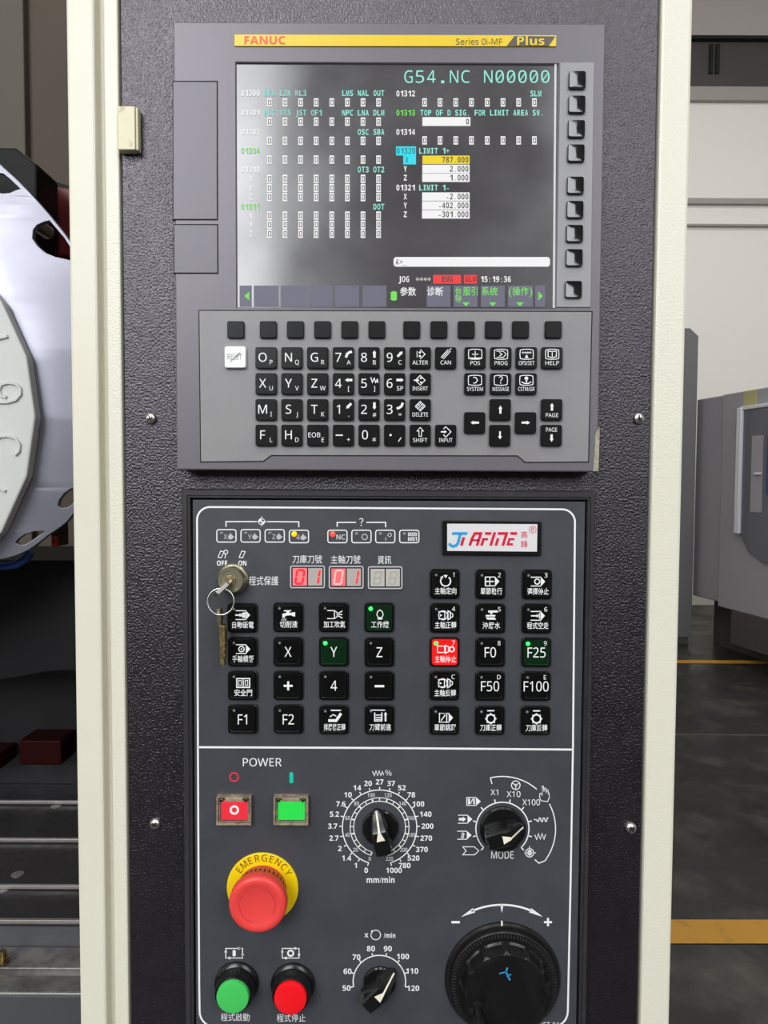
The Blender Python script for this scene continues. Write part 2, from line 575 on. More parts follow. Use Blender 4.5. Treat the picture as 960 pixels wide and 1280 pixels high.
yc = 1.45 * FPX / 207 - DIST
cx1 = P(869, 600, yc).x
zt0, zt1 = P(859, 410, yc).z, P(869, 420, yc).z
cab = thing('electrical_cabinet', (cx1 - .3, yc + .25, 0), 'tall dark grey cabinet edge showing beside the cream post', 'cabinet')
obj('cabinet_body', MB().rings([[(cx1 - .6, yy, 0.06), (cx1, yy, .06), (cx1, yy, zt1), (cx1 - .075, yy, zt0), (cx1 - .6, yy, zt0)] for yy in (yc, yc + .5)]), 'cabinet_grey', cab, bevel=.006)
obj('plinth', MB().box(cx1 - .58, cx1 - .02, yc + .02, yc + .48, 0, .06), 'hall_dark', cab)

# ================================================================== control cabinet: black front plate between cream posts
XL, XR = P(158, 640).x, P(809, 640).x
ZT, ZB = 2.15, 0.0
cc = thing('control_cabinet', ((XL + XR) / 2, .15, 0), 'black textured control cabinet front between cream posts', 'cabinet')
plate = obj('front_plate', MB().box(XL, XR, 0, .004, .35, ZT), 'black_leather_paint', cc, label='black leather-textured plate')
yf = -.0015
obj('side_post', MB().box(P(136, 640, yf).x, XL - .0018, yf, .30, ZB, ZT), 'cream_rough_paint', cc, bevel=.0012, label='narrow cream post left of the plate')
obj('side_post', MB().box(XR + .0022, P(852, 640, yf).x, yf, .30, ZB, ZT), 'cream_rough_paint', cc, bevel=.0022, label='cream post right of the plate')
obj('back_shell', MB().box(XL - .0018, XR + .0022, .012, .298, ZB, ZT), 'gap_black', cc)
hy = -.0075
hin = obj('hinge', MB().box(XL - .0006, P(168.6, 160, hy).x, hy, 0, P(160, 187, hy).z, P(160, 132.5, hy).z), 'hinge_paint', cc, bevel=.0006, label='small worn cream hinge')
obj('hinge_pin', MB().box(P(168.8, 160, hy).x, P(172, 160, hy).x, hy + .001, 0, P(160, 187, hy).z, P(160, 133, hy).z), 'hinge_paint', hin, bevel=.0008)
# Phillips screws
for i, (u, v) in enumerate(((188, 523), (799, 523), (193.5, 1031), (789, 1036))):
    c = P(u, v, -.002)
    r = 7.3 * kpx(u, v)
    sc_ = obj('screw', MB().lathe(c.x, c.z, [(r, 0), (r, -.0008), (r * .93, -.0017), (r * .72, -.0026), (r * .4, -.0031), (r * .1, -.0032)], 24),
              'screw_steel', plate, smooth=50)
    a = (.4, .2, 1.0, .6)[i]
    m_ = MB()
    for k in (0, PI / 2):
        ca, sa = math.cos(a + k), math.sin(a + k)
        q = []
        for s_, t_ in ((-.52, -.11), (.52, -.11), (.52, .11), (-.52, .11)):
            q.append((c.x + r * (s_ * ca - t_ * sa), -.00335, c.z + r * (s_ * sa + t_ * ca)))
        m_.add(q, [(0, 1, 2, 3)])
    obj('cross_slot', m_, 'gap_black', sc_)

# cream door column of the machine enclosure, left of the cabinet
dcol = thing('enclosure_column', (P(112, 640, yf).x, .1, 0), 'wide cream enclosure column at the open machining bay', 'column')
obj('column_face', MB().box(P(91, 640, yf - .004).x, P(128, 640, yf).x, yf - .004, .11, ZB, ZT), 'cream_paint', dcol, bevel=.0018)
obj('column_fold', MB().box(P(128, 640, yf).x - .001, P(136, 640, yf).x - .0006, yf + .004, .11, ZB, ZT), 'cream_paint', dcol, bevel=.001)

# ================================================================== display unit
YH = -.020
c0 = P(485, 310, 0)
du = thing('display_unit', (c0.x, 0, P(485, 588, 0).z), 'grey CNC display unit with lit screen and black keypad', 'display')
hx0, hx1 = P(218.5, 308, YH).x, P(752, 308, YH).x
hz1, hz0 = P(486, 28.5, YH).z, P(486, 588.5, YH).z
sx0, sx1 = P(295.5, 232, YH).x, P(695.5, 232, YH).x
sz1, sz0 = P(495, 79, YH).z, P(495, 385, YH).z
obj('housing', MB().box(hx0, hx1, YH + .004, 0, hz0, hz1), 'housing_grey', du, bevel=.0012)
bz = MB()
o_ = [(hx0, hz0), (hx1, hz0), (hx1, hz1), (hx0, hz1)]
i_ = [(sx0, sz0), (sx1, sz0), (sx1, sz1), (sx0, sz1)]
b_ = [(o_, YH + .004), (o_, YH + .0008), ([(hx0 + .0008, hz0 + .0008), (hx1 - .0008, hz0 + .0008), (hx1 - .0008, hz1 - .0008), (hx0 + .0008, hz1 - .0008)], YH),
      ([(sx0 - .0006, sz0 - .0006), (sx1 + .0006, sz0 - .0006), (sx1 + .0006, sz1 + .0006), (sx0 - .0006, sz1 + .0006)], YH), (i_, YH + .0006), (i_, YH + .004)]
bz.rings([[(x, y, z) for x, z in q] for q, y in b_] + [[(x, YH + .004, z) for x, z in o_]], False, False)
obj('front_bezel', bz, 'housing_grey', du)
# card doors on the left
for (u0, v0, u1, v1) in ((216.3, 102, 271, 274), (217.5, 281, 271.5, 341)):
    y = YH - .0006
    obj('door_gap', MB().prism([(u0 - .5, v0 - 1.0), (u1 + 1.2, v0 - 1.0), (u1 + 1.6, v1 + 1.3), (u0 - .5, v1 + 1.3)], YH - .0002, YH + .002), 'gap_black', du)
    obj('card_door', MB().prism([(u0, v0), (u1, v0 + .3), (u1 + .2, v1), (u0 + .2, v1)], y, YH + .002), 'door_grey', du, bevel=.0003, label='flat grey card slot door')
# brand strip
ys = YH - .0007
bs = obj('brand_strip', MB().prism([(293, 43), (695.5, 44), (695.2, 58), (293, 57.6)], ys, YH), 'strip_yellow', du, bevel=.0002, label='yellow brand strip reading FANUC')
obj('brand_lettering', MB().text('FANUC', 331, 50.2, 9.6, ys - .0002, bold=.028, w=51), 'brand_red', bs)
obj('series_lettering', MB().text('Series 0i-MF', 599, 52.0, 7.2, ys - .0002, bold=.012, w=58), 'brand_dark', bs)
obj('plus_badge', MB().poly([(643, 45), (694, 45.4), (686, 57.4), (633.5, 57.2)], ys - .0002), 'brand_dark', bs)
obj('plus_lettering', MB().text('Plus', 663.5, 51.2, 10.4, ys - .0004, bold=.03, w=34), 'strip_yellow', bs)

# ---------------------------------------------------------------- screen and what it shows
YS = YH + .0016
scr = obj('screen', MB().box(sx0, sx1, YS, YH + .004, sz0, sz1), 'screen_glass', du, label='lit parameter screen')
rim = MB()
rim.prism([(693.3, 80), (695.6, 80), (693.6, 385), (691.2, 385)], YS - .0012, YS)
obj('screen_rim', rim, 'screen_rim', scr)
yt = YS - .0003
yt2 = YS - .0005
FIELDS = []


def field(kind_, name_, pts):
    FIELDS.append((name_, 'pix_' + kind_, pts))


px = {k: MB() for k in ('white', 'cyan', 'dimcyan', 'green', 'sky', 'yellow', 'red', 'dark', 'grey', 'teal_dark')}
fx = lambda v: (v - 232) * .004                        # the screen narrows a little downwards


def mono(t, u, v, h, pitch, k, bold=.02, y=yt):
    for i, ch in enumerate(t):
        if ch == ' ':
            continue
        wmax = pitch * .80
        bb = glyphs(ch, bold)[2]
        nat = (bb[1] - bb[0]) * h / .7
        px[k].text(ch, u + pitch * (i + .5), v, h, y, bold=bold, w=min(nat, wmax) if ch not in '.:*-_' else None)


def lab(t, u, v, k, y=yt):
    mono(t, u, v, 7.0, 4.84, k, .022, y)


def zero(u, v):
    px['white'].rect(u - 3.1, v - 5.2, u + 2.6, v + 5.2, yt)
    px['dark'].stroke([(u - 1.4, v - 2.8), (u + 1.3, v - 2.8), (u + 1.3, v + 2.8), (u - 1.4, v + 2.8)], .9, yt2, True)


for i, ch in enumerate('G54.NC N00000'):
    if ch == ' ':
        continue
    u = 503.5 + 14.25 * (i + .5)
    if ch == '.':
        px['cyan'].rect(u - 2, 100.6, u + 2, 104, yt)
    else:
        px['cyan'].text(ch, u, 96, 15.2, yt, bold=.004, w=10.6)
        if ch == '0':
            px['cyan'].stroke([(u - 4, 101.5), (u + 4, 90.5)], 1.3, yt2)
colsL = [337, 356.5, 376, 395.5, 415, 434.5, 454, 473.5]
colsR = [531, 550.3, 570, 589.6, 609.3, 629, 648.6, 668.3]
for num, v, k in (('01300', 116.5, 'white'), ('01301', 141, 'white'), ('01302', 165, 'white'), ('01304', 188.5, 'green'), ('01310', 212, 'white'), ('01311', 258.5, 'green')):
    lab(num, 301, v, k)
for labs, v in ((('BFA', 'LZR', 'RL3', '', '', 'LMS', 'NAL', 'OUT'), 116.5), (('PLC', 'OTS', 'JST', 'OF1', '', 'NPC', 'LNA', 'DLM'), 141),
                (('', '', '', '', '', '', 'OSC', 'SBA'), 165), (('', '', '', '', '', '', 'OT3', 'OT2'), 212), (('', '', '', '', '', '', '', 'DOT'), 258.5)):
    for c, l in zip(colsL, labs):
        if l:
            lab(l, c - 7.2, v, 'cyan' if c > 420 else 'dimcyan')
for v in (128, 152, 176, 199.5, 223.5, 235, 246.3, 269.5, 281, 292.2):
    for c in colsL:
        zero(c, v)
for i, v in enumerate((223.5, 235, 246.3, 269.5, 281, 292.2)):
    lab('XYZ'[i % 3], 311.5, v, 'white')
for v in (128, 175.5):
    for c in colsR:
        zero(c, v)
lab('01312', 495, 117, 'white')
lab('SLM', 662.5, 117, 'cyan')
lab('01313', 495, 141, 'green')
lab('TOP OF D SIG. FOR LIMIT AREA SW.', 525, 141, 'cyan')
lab('01314', 495, 165, 'white')
field('white', 'value_field', [(528, 146.4), (588, 146.4), (588, 157.4), (528, 157.4)])
lab('0', 582, 152, 'dark', yt2)
field('sky', 'highlight_field', [(495, 183), (520, 183), (520, 194.3), (495, 194.3)])
lab('01320', 495.3, 188.6, 'teal_dark', yt2)
field('sky', 'highlight_field', [(504, 194.3), (520, 194.3), (520, 205.5), (504, 205.5)])
lab('X', 506.2, 200, 'teal_dark', yt2)
lab('LIMIT 1+', 523.5, 188.6, 'cyan')
lab('01321', 495, 234.6, 'white')
lab('LIMIT 1-', 523.5, 234.6, 'cyan')
for i, (t, v) in enumerate((('787.000', 199.8), ('2.000', 211.2), ('1.000', 222.2), ('-2.000', 245.8), ('-402.000', 256.9), ('-301.000', 268))):
    field('yellow' if i == 0 else 'white', 'value_field', [(528 - i * .1, v - 5.3), (587, v - 5.3), (587, v + 5.2), (528 - i * .1, v + 5.2)])
    lab(t, 586 - 4.84 * len(t), v, 'dark', yt2)
    if i:
        lab('XYZ'[i % 3], 504.2, v, 'white')
field('white', 'input_bar', rrect_px(492, 321.3, 687.5, 333.3, 3.5))
lab('A>_', 494, 327.5, 'dark', yt2)
lab('JOG', 497.3, 349, 'white')
lab('****', 519.5, 350.5, 'white')
field('red', 'alarm_field', [(541.5, 343.7), (576.3, 343.7), (576.3, 354.6), (541.5, 354.6)])
field('red', 'alarm_field', [(580, 343.7), (596, 343.7), (596, 354.6), (580, 354.6)])
lab('EMG', 552, 349, 'dark', yt2)
lab('ALM', 581, 349, 'dark', yt2)
lab('15:19:36', 600.3, 349, 'white')
for u0, u1 in ((299.5, 314.5), (317.3, 348), (351, 382), (385, 415.3), (419, 449), (453, 483), (533.5, 563), (567, 597), (601, 631), (635, 666), (669, 681.5)):
    field('grey', 'soft_key_field', [(u0, 357), (u1, 357), (u1, 383.5), (u0, 383.5)])
px['green'].poly([(305.5, 370), (311.5, 364.5), (311.5, 375.5)], yt2)
px['green'].poly([(673, 364.5), (678.5, 370), (673, 375.5)], yt2)
for k_ in range(3):
    px['green'].disc(492.3, 366.5 + 3.4 * k_, 4.2, yt2 - .00005 * k_, 14, 2.6)
px['white'].text('参数', 510, 364.3, 10.5, yt2, bold=.01, w=20)
px['white'].text('诊断', 543.8, 364.3, 10.5, yt2, bold=.01, w=20)
px['green'].text('伺服引', 583, 364.0, 10.5, yt2, bold=.01, w=28)
px['green'].text('导', 573, 373.5, 8.5, yt2, bold=.01)
px['green'].text('系统', 612, 364, 10.5, yt2, bold=.01, w=20)
px['green'].text('操作', 650.5, 364, 10.5, yt2, bold=.01, w=20)
px['green'].text('(', 637.7, 364, 9.5, yt2).text(')', 663.6, 364, 9.5, yt2)
for u in (582.5, 616, 650):
    px['green'].poly([(u - 4.6, 378), (u + 4.6, 378), (u, 383)], yt2)
nm = {'white': 'white_readout', 'cyan': 'cyan_readout', 'dimcyan': 'dim_cyan_readout', 'green': 'green_readout', 'sky': 'blue_highlight', 'yellow': 'yellow_field',
      'red': 'alarm_field', 'dark': 'dark_readout', 'grey': 'soft_key_field', 'teal_dark': 'highlight_readout'}
for n_, m_, p_ in FIELDS:
    obj(n_, MB().poly(p_, yt), m_, scr, recalc=False)
for k_, b in px.items():
    if b.v:
        obj(nm[k_], b, 'pix_' + k_, scr, kind='stuff', recalc=False)

# ---------------------------------------------------------------- side soft keys
yk = YH - .0008
obj('soft_key_strip', MB().prism([(700.5, 78), (742.8, 78), (738.3, 384), (695.6, 384)], yk, YH), 'strip_grey', du, bevel=.0003, label='light grey strip of side keys')


def keymesh(name, half, y0, rise, corner, m, dish=0.0):
    b = MB().rloft(0, 0, [(half, half, corner, y0), (half, half, corner, y0 - rise * .55), (half * .97, half * .97, corner, y0 - rise * .88), (half * .93, half * .93, corner, y0 - rise)] + ([(half * .80, half * .80, corner * 1.6, y0 - rise + dish * .36), (half * .62, half * .62, corner * 2.6, y0 - rise + dish * .62), (half * .42, half * .42, corner * 2.6, y0 - rise + dish * .82), (half * .2, half * .2, corner * 2, y0 - rise + dish * .95), (half * .03, half * .03, corner * .2, y0 - rise + dish)] if dish else []), 3)
    # gently dished top
    return make_mesh(name, b, m, (0, y0, 0), smooth=50 if dish else 20)


ks = kpx(720, 230, yk - .0025)
km_side = keymesh('side_soft_key', 10.6 * ks, yk, .0026, .0012, 'key_wrinkled', .0004)
for v, u in ((99, 722), (129.7, 721.5), (160.3, 721), (190.7, 720.5), (231, 719.7), (261.3, 719.2), (291.3, 718.7), (321.6, 718.2), (361.3, 717.2)):
    c = P(u, v, yk - .0025)
    inst('side_soft_key', km_side, (c.x, yk, c.z), du)

# ---------------------------------------------------------------- keypad
yk2 = YH - .0008
kp = [(249, 388.5), (739.6, 390), (735.2, 577), (657, 577.6), (647, 569.4), (339, 569), (329, 576.2), (251.3, 577)]
obj('keypad_plate_gap', MB().prism([(248, 387.3), (740.8, 388.8), (736.3, 578), (656.5, 578.6), (646.5, 570.4), (339.5, 570), (329.5, 577.2), (250.2, 578)], YH - .0003, YH), 'gap_black', du)
obj('keypad_plate', MB().prism(kp, yk2, YH), 'plate_grey', du, bevel=.00025, label='light grey keypad plate with notched lower edge')
kk = kpx(480, 480, yk2 - .003)
km_soft = keymesh('soft_key', 10.6 * kk, yk2, .0026, .0012, 'key_matt')
for u in (294.3, 335, 369, 403, 437, 471, 514.7, 548.7, 583, 617, 651, 692):
    c = P(u, 411.7, yk2 - .0025)
    inst('soft_key', km_soft, (c.x, yk2, c.z), du)
RISE = .0030
km_key = keymesh('key', 13.4 * kk, yk2, RISE, .0014, 'key_black')
km_white = keymesh('reset_key', 13.6 * kk, yk2, RISE, .0014, 'key_white')
yl = yk2 - RISE - .0002


def fkey(u, v, draw, mesh=km_key, label=None, m='print_white', name='key'):
    c = P(u, v, yk2 - RISE)
    k = inst(name, mesh, (c.x, yk2, c.z), du, label)
    b = MB()
    draw(b, u, v)
    if b.v:
        obj('legend', b, m, k, recalc=False)
    return k


def arrow(b, u, v, dx, dy, L, w, hw, hl, y=yl):
    n = math.hypot(dx, dy)
    dx, dy = dx / n, dy / n
    t0, t1, t2 = -L / 2, L / 2 - hl, L / 2
    q = lambda a, c: (u + dx * a - dy * c, v + dy * a + dx * c)
    b.poly([q(t0, -w / 2), q(t1, -w / 2), q(t1, -hw / 2), q(t2, 0), q(t1, hw / 2), q(t1, w / 2), q(t0, w / 2)], y)


def two(a, s):
    def d(b, u, v):
        b.text(a, u - 4.0, v - .3, 10.8 if len(a) == 1 else 5.8, yl, bold=.004, w=15 if len(a) > 1 else None)
        b.text(s, u + 6.6, v + 5.8, 5.4, yl)
    return d


def num(a, s, ar):
    def d(b, u, v):
        b.text(a, u - 6.2, v - .2, 11, yl, bold=.004)
        uu, vv = u + 6.8, v - 4.5
        if ar == 'zig':
            b.stroke([(uu - 4.5, vv - 3.5), (uu - 2.5, vv + 3), (uu - .3, vv - 2.2), (uu + 1.6, vv + 3), (uu + 3.6, vv - .8), (uu + 4.4, vv + 3.5)], 1.3, yl)
        elif ar == 'cur7':
            b.stroke([(uu - 3.4, vv + 4.4), (uu - 2.2, vv + .2), (uu + .6, vv - 2), (uu + 4, vv - 3)], 3.0, yl)
        elif ar == 'cur3':
            b.stroke([(uu - 4, vv + 3.4), (uu - .6, vv + 2), (uu + 2.2, vv - .4), (uu + 3.4, vv - 4)], 3.0, yl)
        else:
            arrow(b, uu, vv, ar[0], ar[1], 9.0, 3.0, 4.8, 3.4)
        if s:
            b.text(s, u + 6.8, v + 6.0, 5.2, yl, w=8 if len(s) > 1 else None)
    return d


rows = [447, 479.5, 512, 544]
colk = [332.3, 364.6, 396.9, 429.1, 461.2, 493.2, 525.3, 557.2]
for (r, c, a, s) in ((0, 0, 'O', 'P'), (0, 1, 'N', 'Q'), (0, 2, 'G', 'R'), (1, 0, 'X', 'U'), (1, 1, 'Y', 'V'), (1, 2, 'Z', 'W'),
                     (2, 0, 'M', 'I'), (2, 1, 'S', 'J'), (2, 2, 'T', 'K'), (3, 0, 'F', 'L'), (3, 1, 'H', 'D'), (3, 2, 'EOB', 'E')):
    fkey(colk[c], rows[r], two(a, s))
for (r, c, a, s, ar) in ((0, 3, '7', 'A', 'cur7'), (0, 4, '8', 'B', (0, -1)), (0, 5, '9', 'C', (1, -1)), (1, 3, '4', '[', (-1, 0)), (1, 4, '5', ']', 'zig'),
                         (1, 5, '6', 'SP', (1, 0)), (2, 3, '1', ',', (-1, 1)), (2, 4, '2', '#', (0, 1)), (2, 5, '3', '=', 'cur3')):
    fkey(colk[c], rows[r], num(a, s, ar))
fkey(colk[3], rows[3], lambda b, u, v: (b.rect(u - 9.5, v - .8, u - .5, v + .8, yl), b.text('+', u + 6.5, v + 5.5, 5.6, yl)))
fkey(colk[4], rows[3], lambda b, u, v: (b.text('0', u - 5, v - .3, 11, yl, bold=.004), b.text('*', u + 6.5, v + 7.3, 8.5, yl, bold=.02)))
fkey(colk[5], rows[3], lambda b, u, v: (b.disc(u - 5, v - .2, 1.5, yl, 10), b.stroke([(u + 4.8, v + 8), (u + 8.2, v + 3)], 1.1, yl)))


def word(t, icon, vv=6.2, w=19.5, h=4.8):
    def d(b, u, v):
        icon(b, u, v - 4.2)
        b.text(t, u, v + vv, h, yl, bold=.01, w=w)
    return d


def diamond(b, u, v, r=6.0, w=1.0, part=None):
    p = [(u, v - r), (u + r, v), (u, v + r), (u - r, v)]
    b.stroke(p[:3] if part == 'r' else p, w, yl, part is None)


def ic_alter(b, u, v):
    diamond(b, u, v, 6, 1.0, 'r')
    b.disc(u - .4, v - 2.3, 1.5, yl, 8).disc(u - .4, v + 2.3, 1.5, yl, 8)
    b.stroke([(u - 4, v - 4), (u - 4, v + 4)], .8, yl)


def ic_can(b, u, v):
    for k in (-1.6, 0, 1.6):
        b.stroke([(u - 4.5 + k, v + 5 + k * .6), (u + 4.5 + k, v - 5 + k * .6)], .9, yl)
    b.stroke([(u + 2, v - 3), (u + 7, v - 7.4)], .9, yl)


def ic_ins(b, u, v):
    diamond(b, u, v, 6, 1.0)
    arrow(b, u - 4.5, v, 1, 0, 7, 1.6, 4, 2.6)
    b.disc(u + .8, v - 2.6, 1.2, yl, 8).disc(u + .8, v + 2.6, 1.2, yl, 8)


def ic_del(b, u, v):
    diamond(b, u, v, 6, 1.0)
    for k in (-2, 0, 2):
        b.stroke([(u - 3.5 + k, v + 3.5 + k * .7), (u + 3.5 + k, v - 3.5 + k * .7)], 1.0, yl)


def ic_shift(b, u, v):
    b.stroke([(u - 1.6, v + 5.5), (u - 1.6, v - 1), (u - 4, v - 1), (u, v - 5.5), (u + 4, v - 1), (u + 1.6, v - 1), (u + 1.6, v + 5.5)], .9, yl, True)


def ic_input(b, u, v):
    b.stroke([(u, v - 6.5), (u + 6.5, v), (u, v + 6.5)], 1.0, yl)
    b.stroke([(u, v - 6.5), (u - 3, v - 3.5)], 1.0, yl).stroke([(u, v + 6.5), (u - 3, v + 3.5)], 1.0, yl)
    arrow(b, u - 2.5, v, 1, 0, 7.5, 1.6, 4, 2.8)


fkey(colk[6], rows[0], word('ALTER', ic_alter))
fkey(colk[7], rows[0], word('CAN', ic_can, w=13))
fkey(colk[6], rows[1], word('INSERT', ic_ins))
fkey(colk[6], rows[2], word('DELETE', ic_del))
fkey(colk[6], rows[3], word('SHIFT', ic_shift, w=18))
fkey(colk[7], rows[3], word('INPUT', ic_input, w=17))


def tube(b, u, v):
    b.stroke([(u - 8, v - 5.2), (u - 4, v - 6.2), (u + 4, v - 6.2), (u + 8, v - 5.2), (u + 8.4, v), (u + 8, v + 5.4), (u + 4, v + 6.2), (u - 4, v + 6.2), (u - 8, v + 5.4), (u - 8.4, v)], .95, yl, True)


def ic_pos(b, u, v):
    tube(b, u, v)
    b.stroke([(u - 4, v), (u + 4, v)], 1.0, yl).stroke([(u, v - 4), (u, v + 4)], 1.0, yl).rect(u - 7.5, v + 4.2, u + 7.5, v + 5.8, yl)


def ic_prog(b, u, v):
    tube(b, u, v)
    b.stroke([(u - 5.5, v - 3.8), (u + 3, v - 3.8), (u + 6.3, v), (u + 3, v + 3.8), (u - 5.5, v + 3.8)], .9, yl)
    b.stroke([(u - 2, v - 2.4), (u + 1.2, v), (u - 2, v + 2.4)], 1.0, yl)


def ic_ofs(b, u, v):
    tube(b, u, v)
    b.stroke([(u - 6, v - 2), (u + 6, v - 2)], .9, yl)
    for k in (-4.5, -1.5, 1.5, 4.5):
        b.stroke([(u + k, v - 3.4), (u + k, v - .8)], .8, yl)
    b.poly([(u, v), (u + 2.3, v + 4.6), (u - 2.3, v + 4.6)], yl)


def ic_help(b, u, v):
    tube(b, u, v)
    b.stroke([(u - 5.2, v - 4), (u - .2, v - 3.4), (u + 5.2, v - 4), (u + 5.2, v + 3), (u, v + 4.2), (u - 5.2, v + 3)], 1.0, yl, True)
    b.stroke([(u, v - 3.4), (u, v + 4)], 1.0, yl)


def ic_sys(b, u, v):
    tube(b, u, v)
    b.stroke([(u - 2.2, v - 3.8), (u + 1.2, v - 3.2), (u + 3.2, v), (u + 1, v + 3.2), (u - 2, v + 3.6)], 1.1, yl)


def ic_msg(b, u, v):
    tube(b, u, v)
    b.text('?', u, v, 8.4, yl)


def ic_cstm(b, u, v):
    tube(b, u, v)
    b.disc(u, v - 2.4, 2.4, yl, 12).rect(u - 1, v - 1, u + 1, v + 2.4, yl)
    b.stroke([(u - 6, v + 2), (u - 2.5, v + 4), (u + 2.5, v + 4), (u + 6, v + 2)], 1.3, yl)


colf = [594, 626.3, 658.3, 690.3]
for c, r, t, ic, w in ((0, 0, 'POS', ic_pos, 12), (1, 0, 'PROG', ic_prog, 16), (2, 0, 'OFS/SET', ic_ofs, 19.5), (3, 0, 'HELP', ic_help, 17),
                       (0, 1, 'SYSTEM', ic_sys, 20), (1, 1, 'MESSAGE', ic_msg, 20.5), (2, 1, 'CSTM/GR', ic_cstm, 20.5)):
    fkey(colf[c] - r * .3, rows[r], word(t, ic, 6.8, w))
fkey(625.5, 512, lambda b, u, v: arrow(b, u, v, 0, -1, 10, 2.6, 5, 4))
fkey(625, 544.2, lambda b, u, v: arrow(b, u, v, 0, 1, 10, 2.0, 5, 4))
fkey(593.5, 528.3, lambda b, u, v: arrow(b, u, v, -1, 0, 10.5, 2.6, 5, 4))
fkey(657.3, 528.3, lambda b, u, v: arrow(b, u, v, 1, 0, 10.5, 2.6, 5, 4))
fkey(690, 512, lambda b, u, v: (arrow(b, u, v - 3.5, 0, -1, 9.5, 2.8, 5, 4), b.text('PAGE', u, v + 7, 5, yl, w=15.5)))
fkey(689.5, 544.2, lambda b, u, v: (arrow(b, u, v + 3.5, 0, 1, 9.5, 2.8, 5, 4), b.text('PAGE', u, v - 7, 5, yl, w=14)))


def rst(b, u, v):
    b.text('RESET', u - .5, v - .3, 7, yl, w=18)
    b.stroke([(u - 6, v + 6), (u + 6, v - 6)], 1.0, yl).stroke([(u + 1, v - 1), (u + 8, v - 4)], .9, yl)


fkey(293.8, 446.3, rst, km_white, 'white RESET key', 'print_grey', 'reset_key')
# worn bare corner of the housing
obj('edge_scuff', MB().prism([(744.4, 543), (749.3, 533), (749.6, 540), (748.2, 589), (741.5, 589), (742.2, 582)], YH - .0004, YH + .004), 'scuff_beige', du, label='bare worn lower right corner')

# ================================================================== operator panel
YO, YA = -.010, -.0072                   # frame front, face plate
op = thing('operator_panel', (P(483, 960, 0).x, 0, P(483, 1320, 0).z), 'black operator panel with lit keys, dials, emergency stop and handwheel', 'control panel')
fx0, fx1 = P(229, 946, YO).x, P(738.5, 946, YO).x
fz1, fz0 = P(484, 612, YO).z, P(484, 1318, YO).z
gx0, gx1 = P(239.5, 946, YO).x, P(729.5, 946, YO).x
gz1, gz0 = P(484, 624, YO).z, P(484, 1306, YO).z
fr = MB()
o_ = lambda e: [(fx0 + e, fz0 + e), (fx1 - e, fz0 + e), (fx1 - e, fz1 - e), (fx0 + e, fz1 - e)]
i_ = lambda e: [(gx0 - e, gz0 - e), (gx1 + e, gz0 - e), (gx1 + e, gz1 + e), (gx0 - e, gz1 + e)]
fr.rings([[(x, y, z) for x, z in q] for q, y in ((o_(0), 0), (o_(0), YO + .0012), (o_(.0012), YO), (i_(.0022), YO), (i_(.0018), YO + .0012), (i_(.0006), YO + .0012), (i_(0), YO + .0022), (i_(0), 0), (o_(0), 0))], False, False)
obj('panel_frame', fr, 'frame_black', op, label='black stepped plastic frame')
face = obj('face_plate', MB().box(gx0 + .0012, gx1 - .0012, YA, -.001, gz0 + .0012, gz1 - .0012), 'face_slate', op, bevel=.0003, label='dark slate printed face plate')
yp = YA - .0002
# white outline and divider
ol = MB()
R_ = 16


def cr(cu, cv, r, a0, a1, n=7):
    return [polar(cu, cv, r, a0 + (a1 - a0) * i / n) for i in range(n + 1)]


ol.stroke(cr(246.3 + R_, 633.8 + R_, R_, -90, 0) + cr(718.7 - R_, 636.6 + R_, R_, 0, 90) + [(716.2, 934), (713.3, 1100), (710.5, 1230)] + cr(709.8 - 20, 1264, 20, 90, 180)
          + cr(249.5 + 20, 1264, 20, 180, 270) + [(249.0, 1230), (248.2, 1100), (247.4, 934)], 2.3, yp, True)
obj('outline', ol, 'print_white', face, label='white printed outline', recalc=False)
obj('divider', MB().stroke([(247.4, 934), (480, 935), (716.2, 937)], 2.5, yp), 'print_white', face, recalc=False)

# ---- indicator lamps in white boxes
br = MB()
br.stroke([(282.5, 658.5), (282.5, 652), (321, 652)], 1.4, yp).stroke([(333, 652), (373.5, 652.3), (373.5, 659)], 1.4, yp)
br.arc(327, 652, 3.9, .9, yp, n=16).stroke([(319, 652), (335, 652)], .8, yp).stroke([(327, 645.5), (327, 658)], .8, yp)
br.poly([(327, 652)] + cr(327, 652, 3.6, -90, 0, 4), yp).poly([(327, 652)] + cr(327, 652, 3.6, 90, 180, 4), yp)
obj('bracket_print', br, 'print_white', face, kind='stuff', recalc=False)
br = MB()
br.stroke([(421.5, 658.5), (421.5, 653), (445, 653)], 1.4, yp).stroke([(458, 653), (482, 653), (482, 659)], 1.4, yp)
br.text('?', 451.6, 653, 9, yp, bold=.02)
obj('bracket_print', br, 'print_white', face, kind='stuff', recalc=False)


def home(b, u, v, r=3.2):
    b.disc(u, v, r, yp, 12).poly([(u, v - r - 2.2), (u + 1.2, v - r + .6), (u - 1.2, v - r + .6)], yp).poly([(u + r + 2.2, v), (u + r - .6, v + 1.2), (u + r - .6, v - 1.2)], yp)


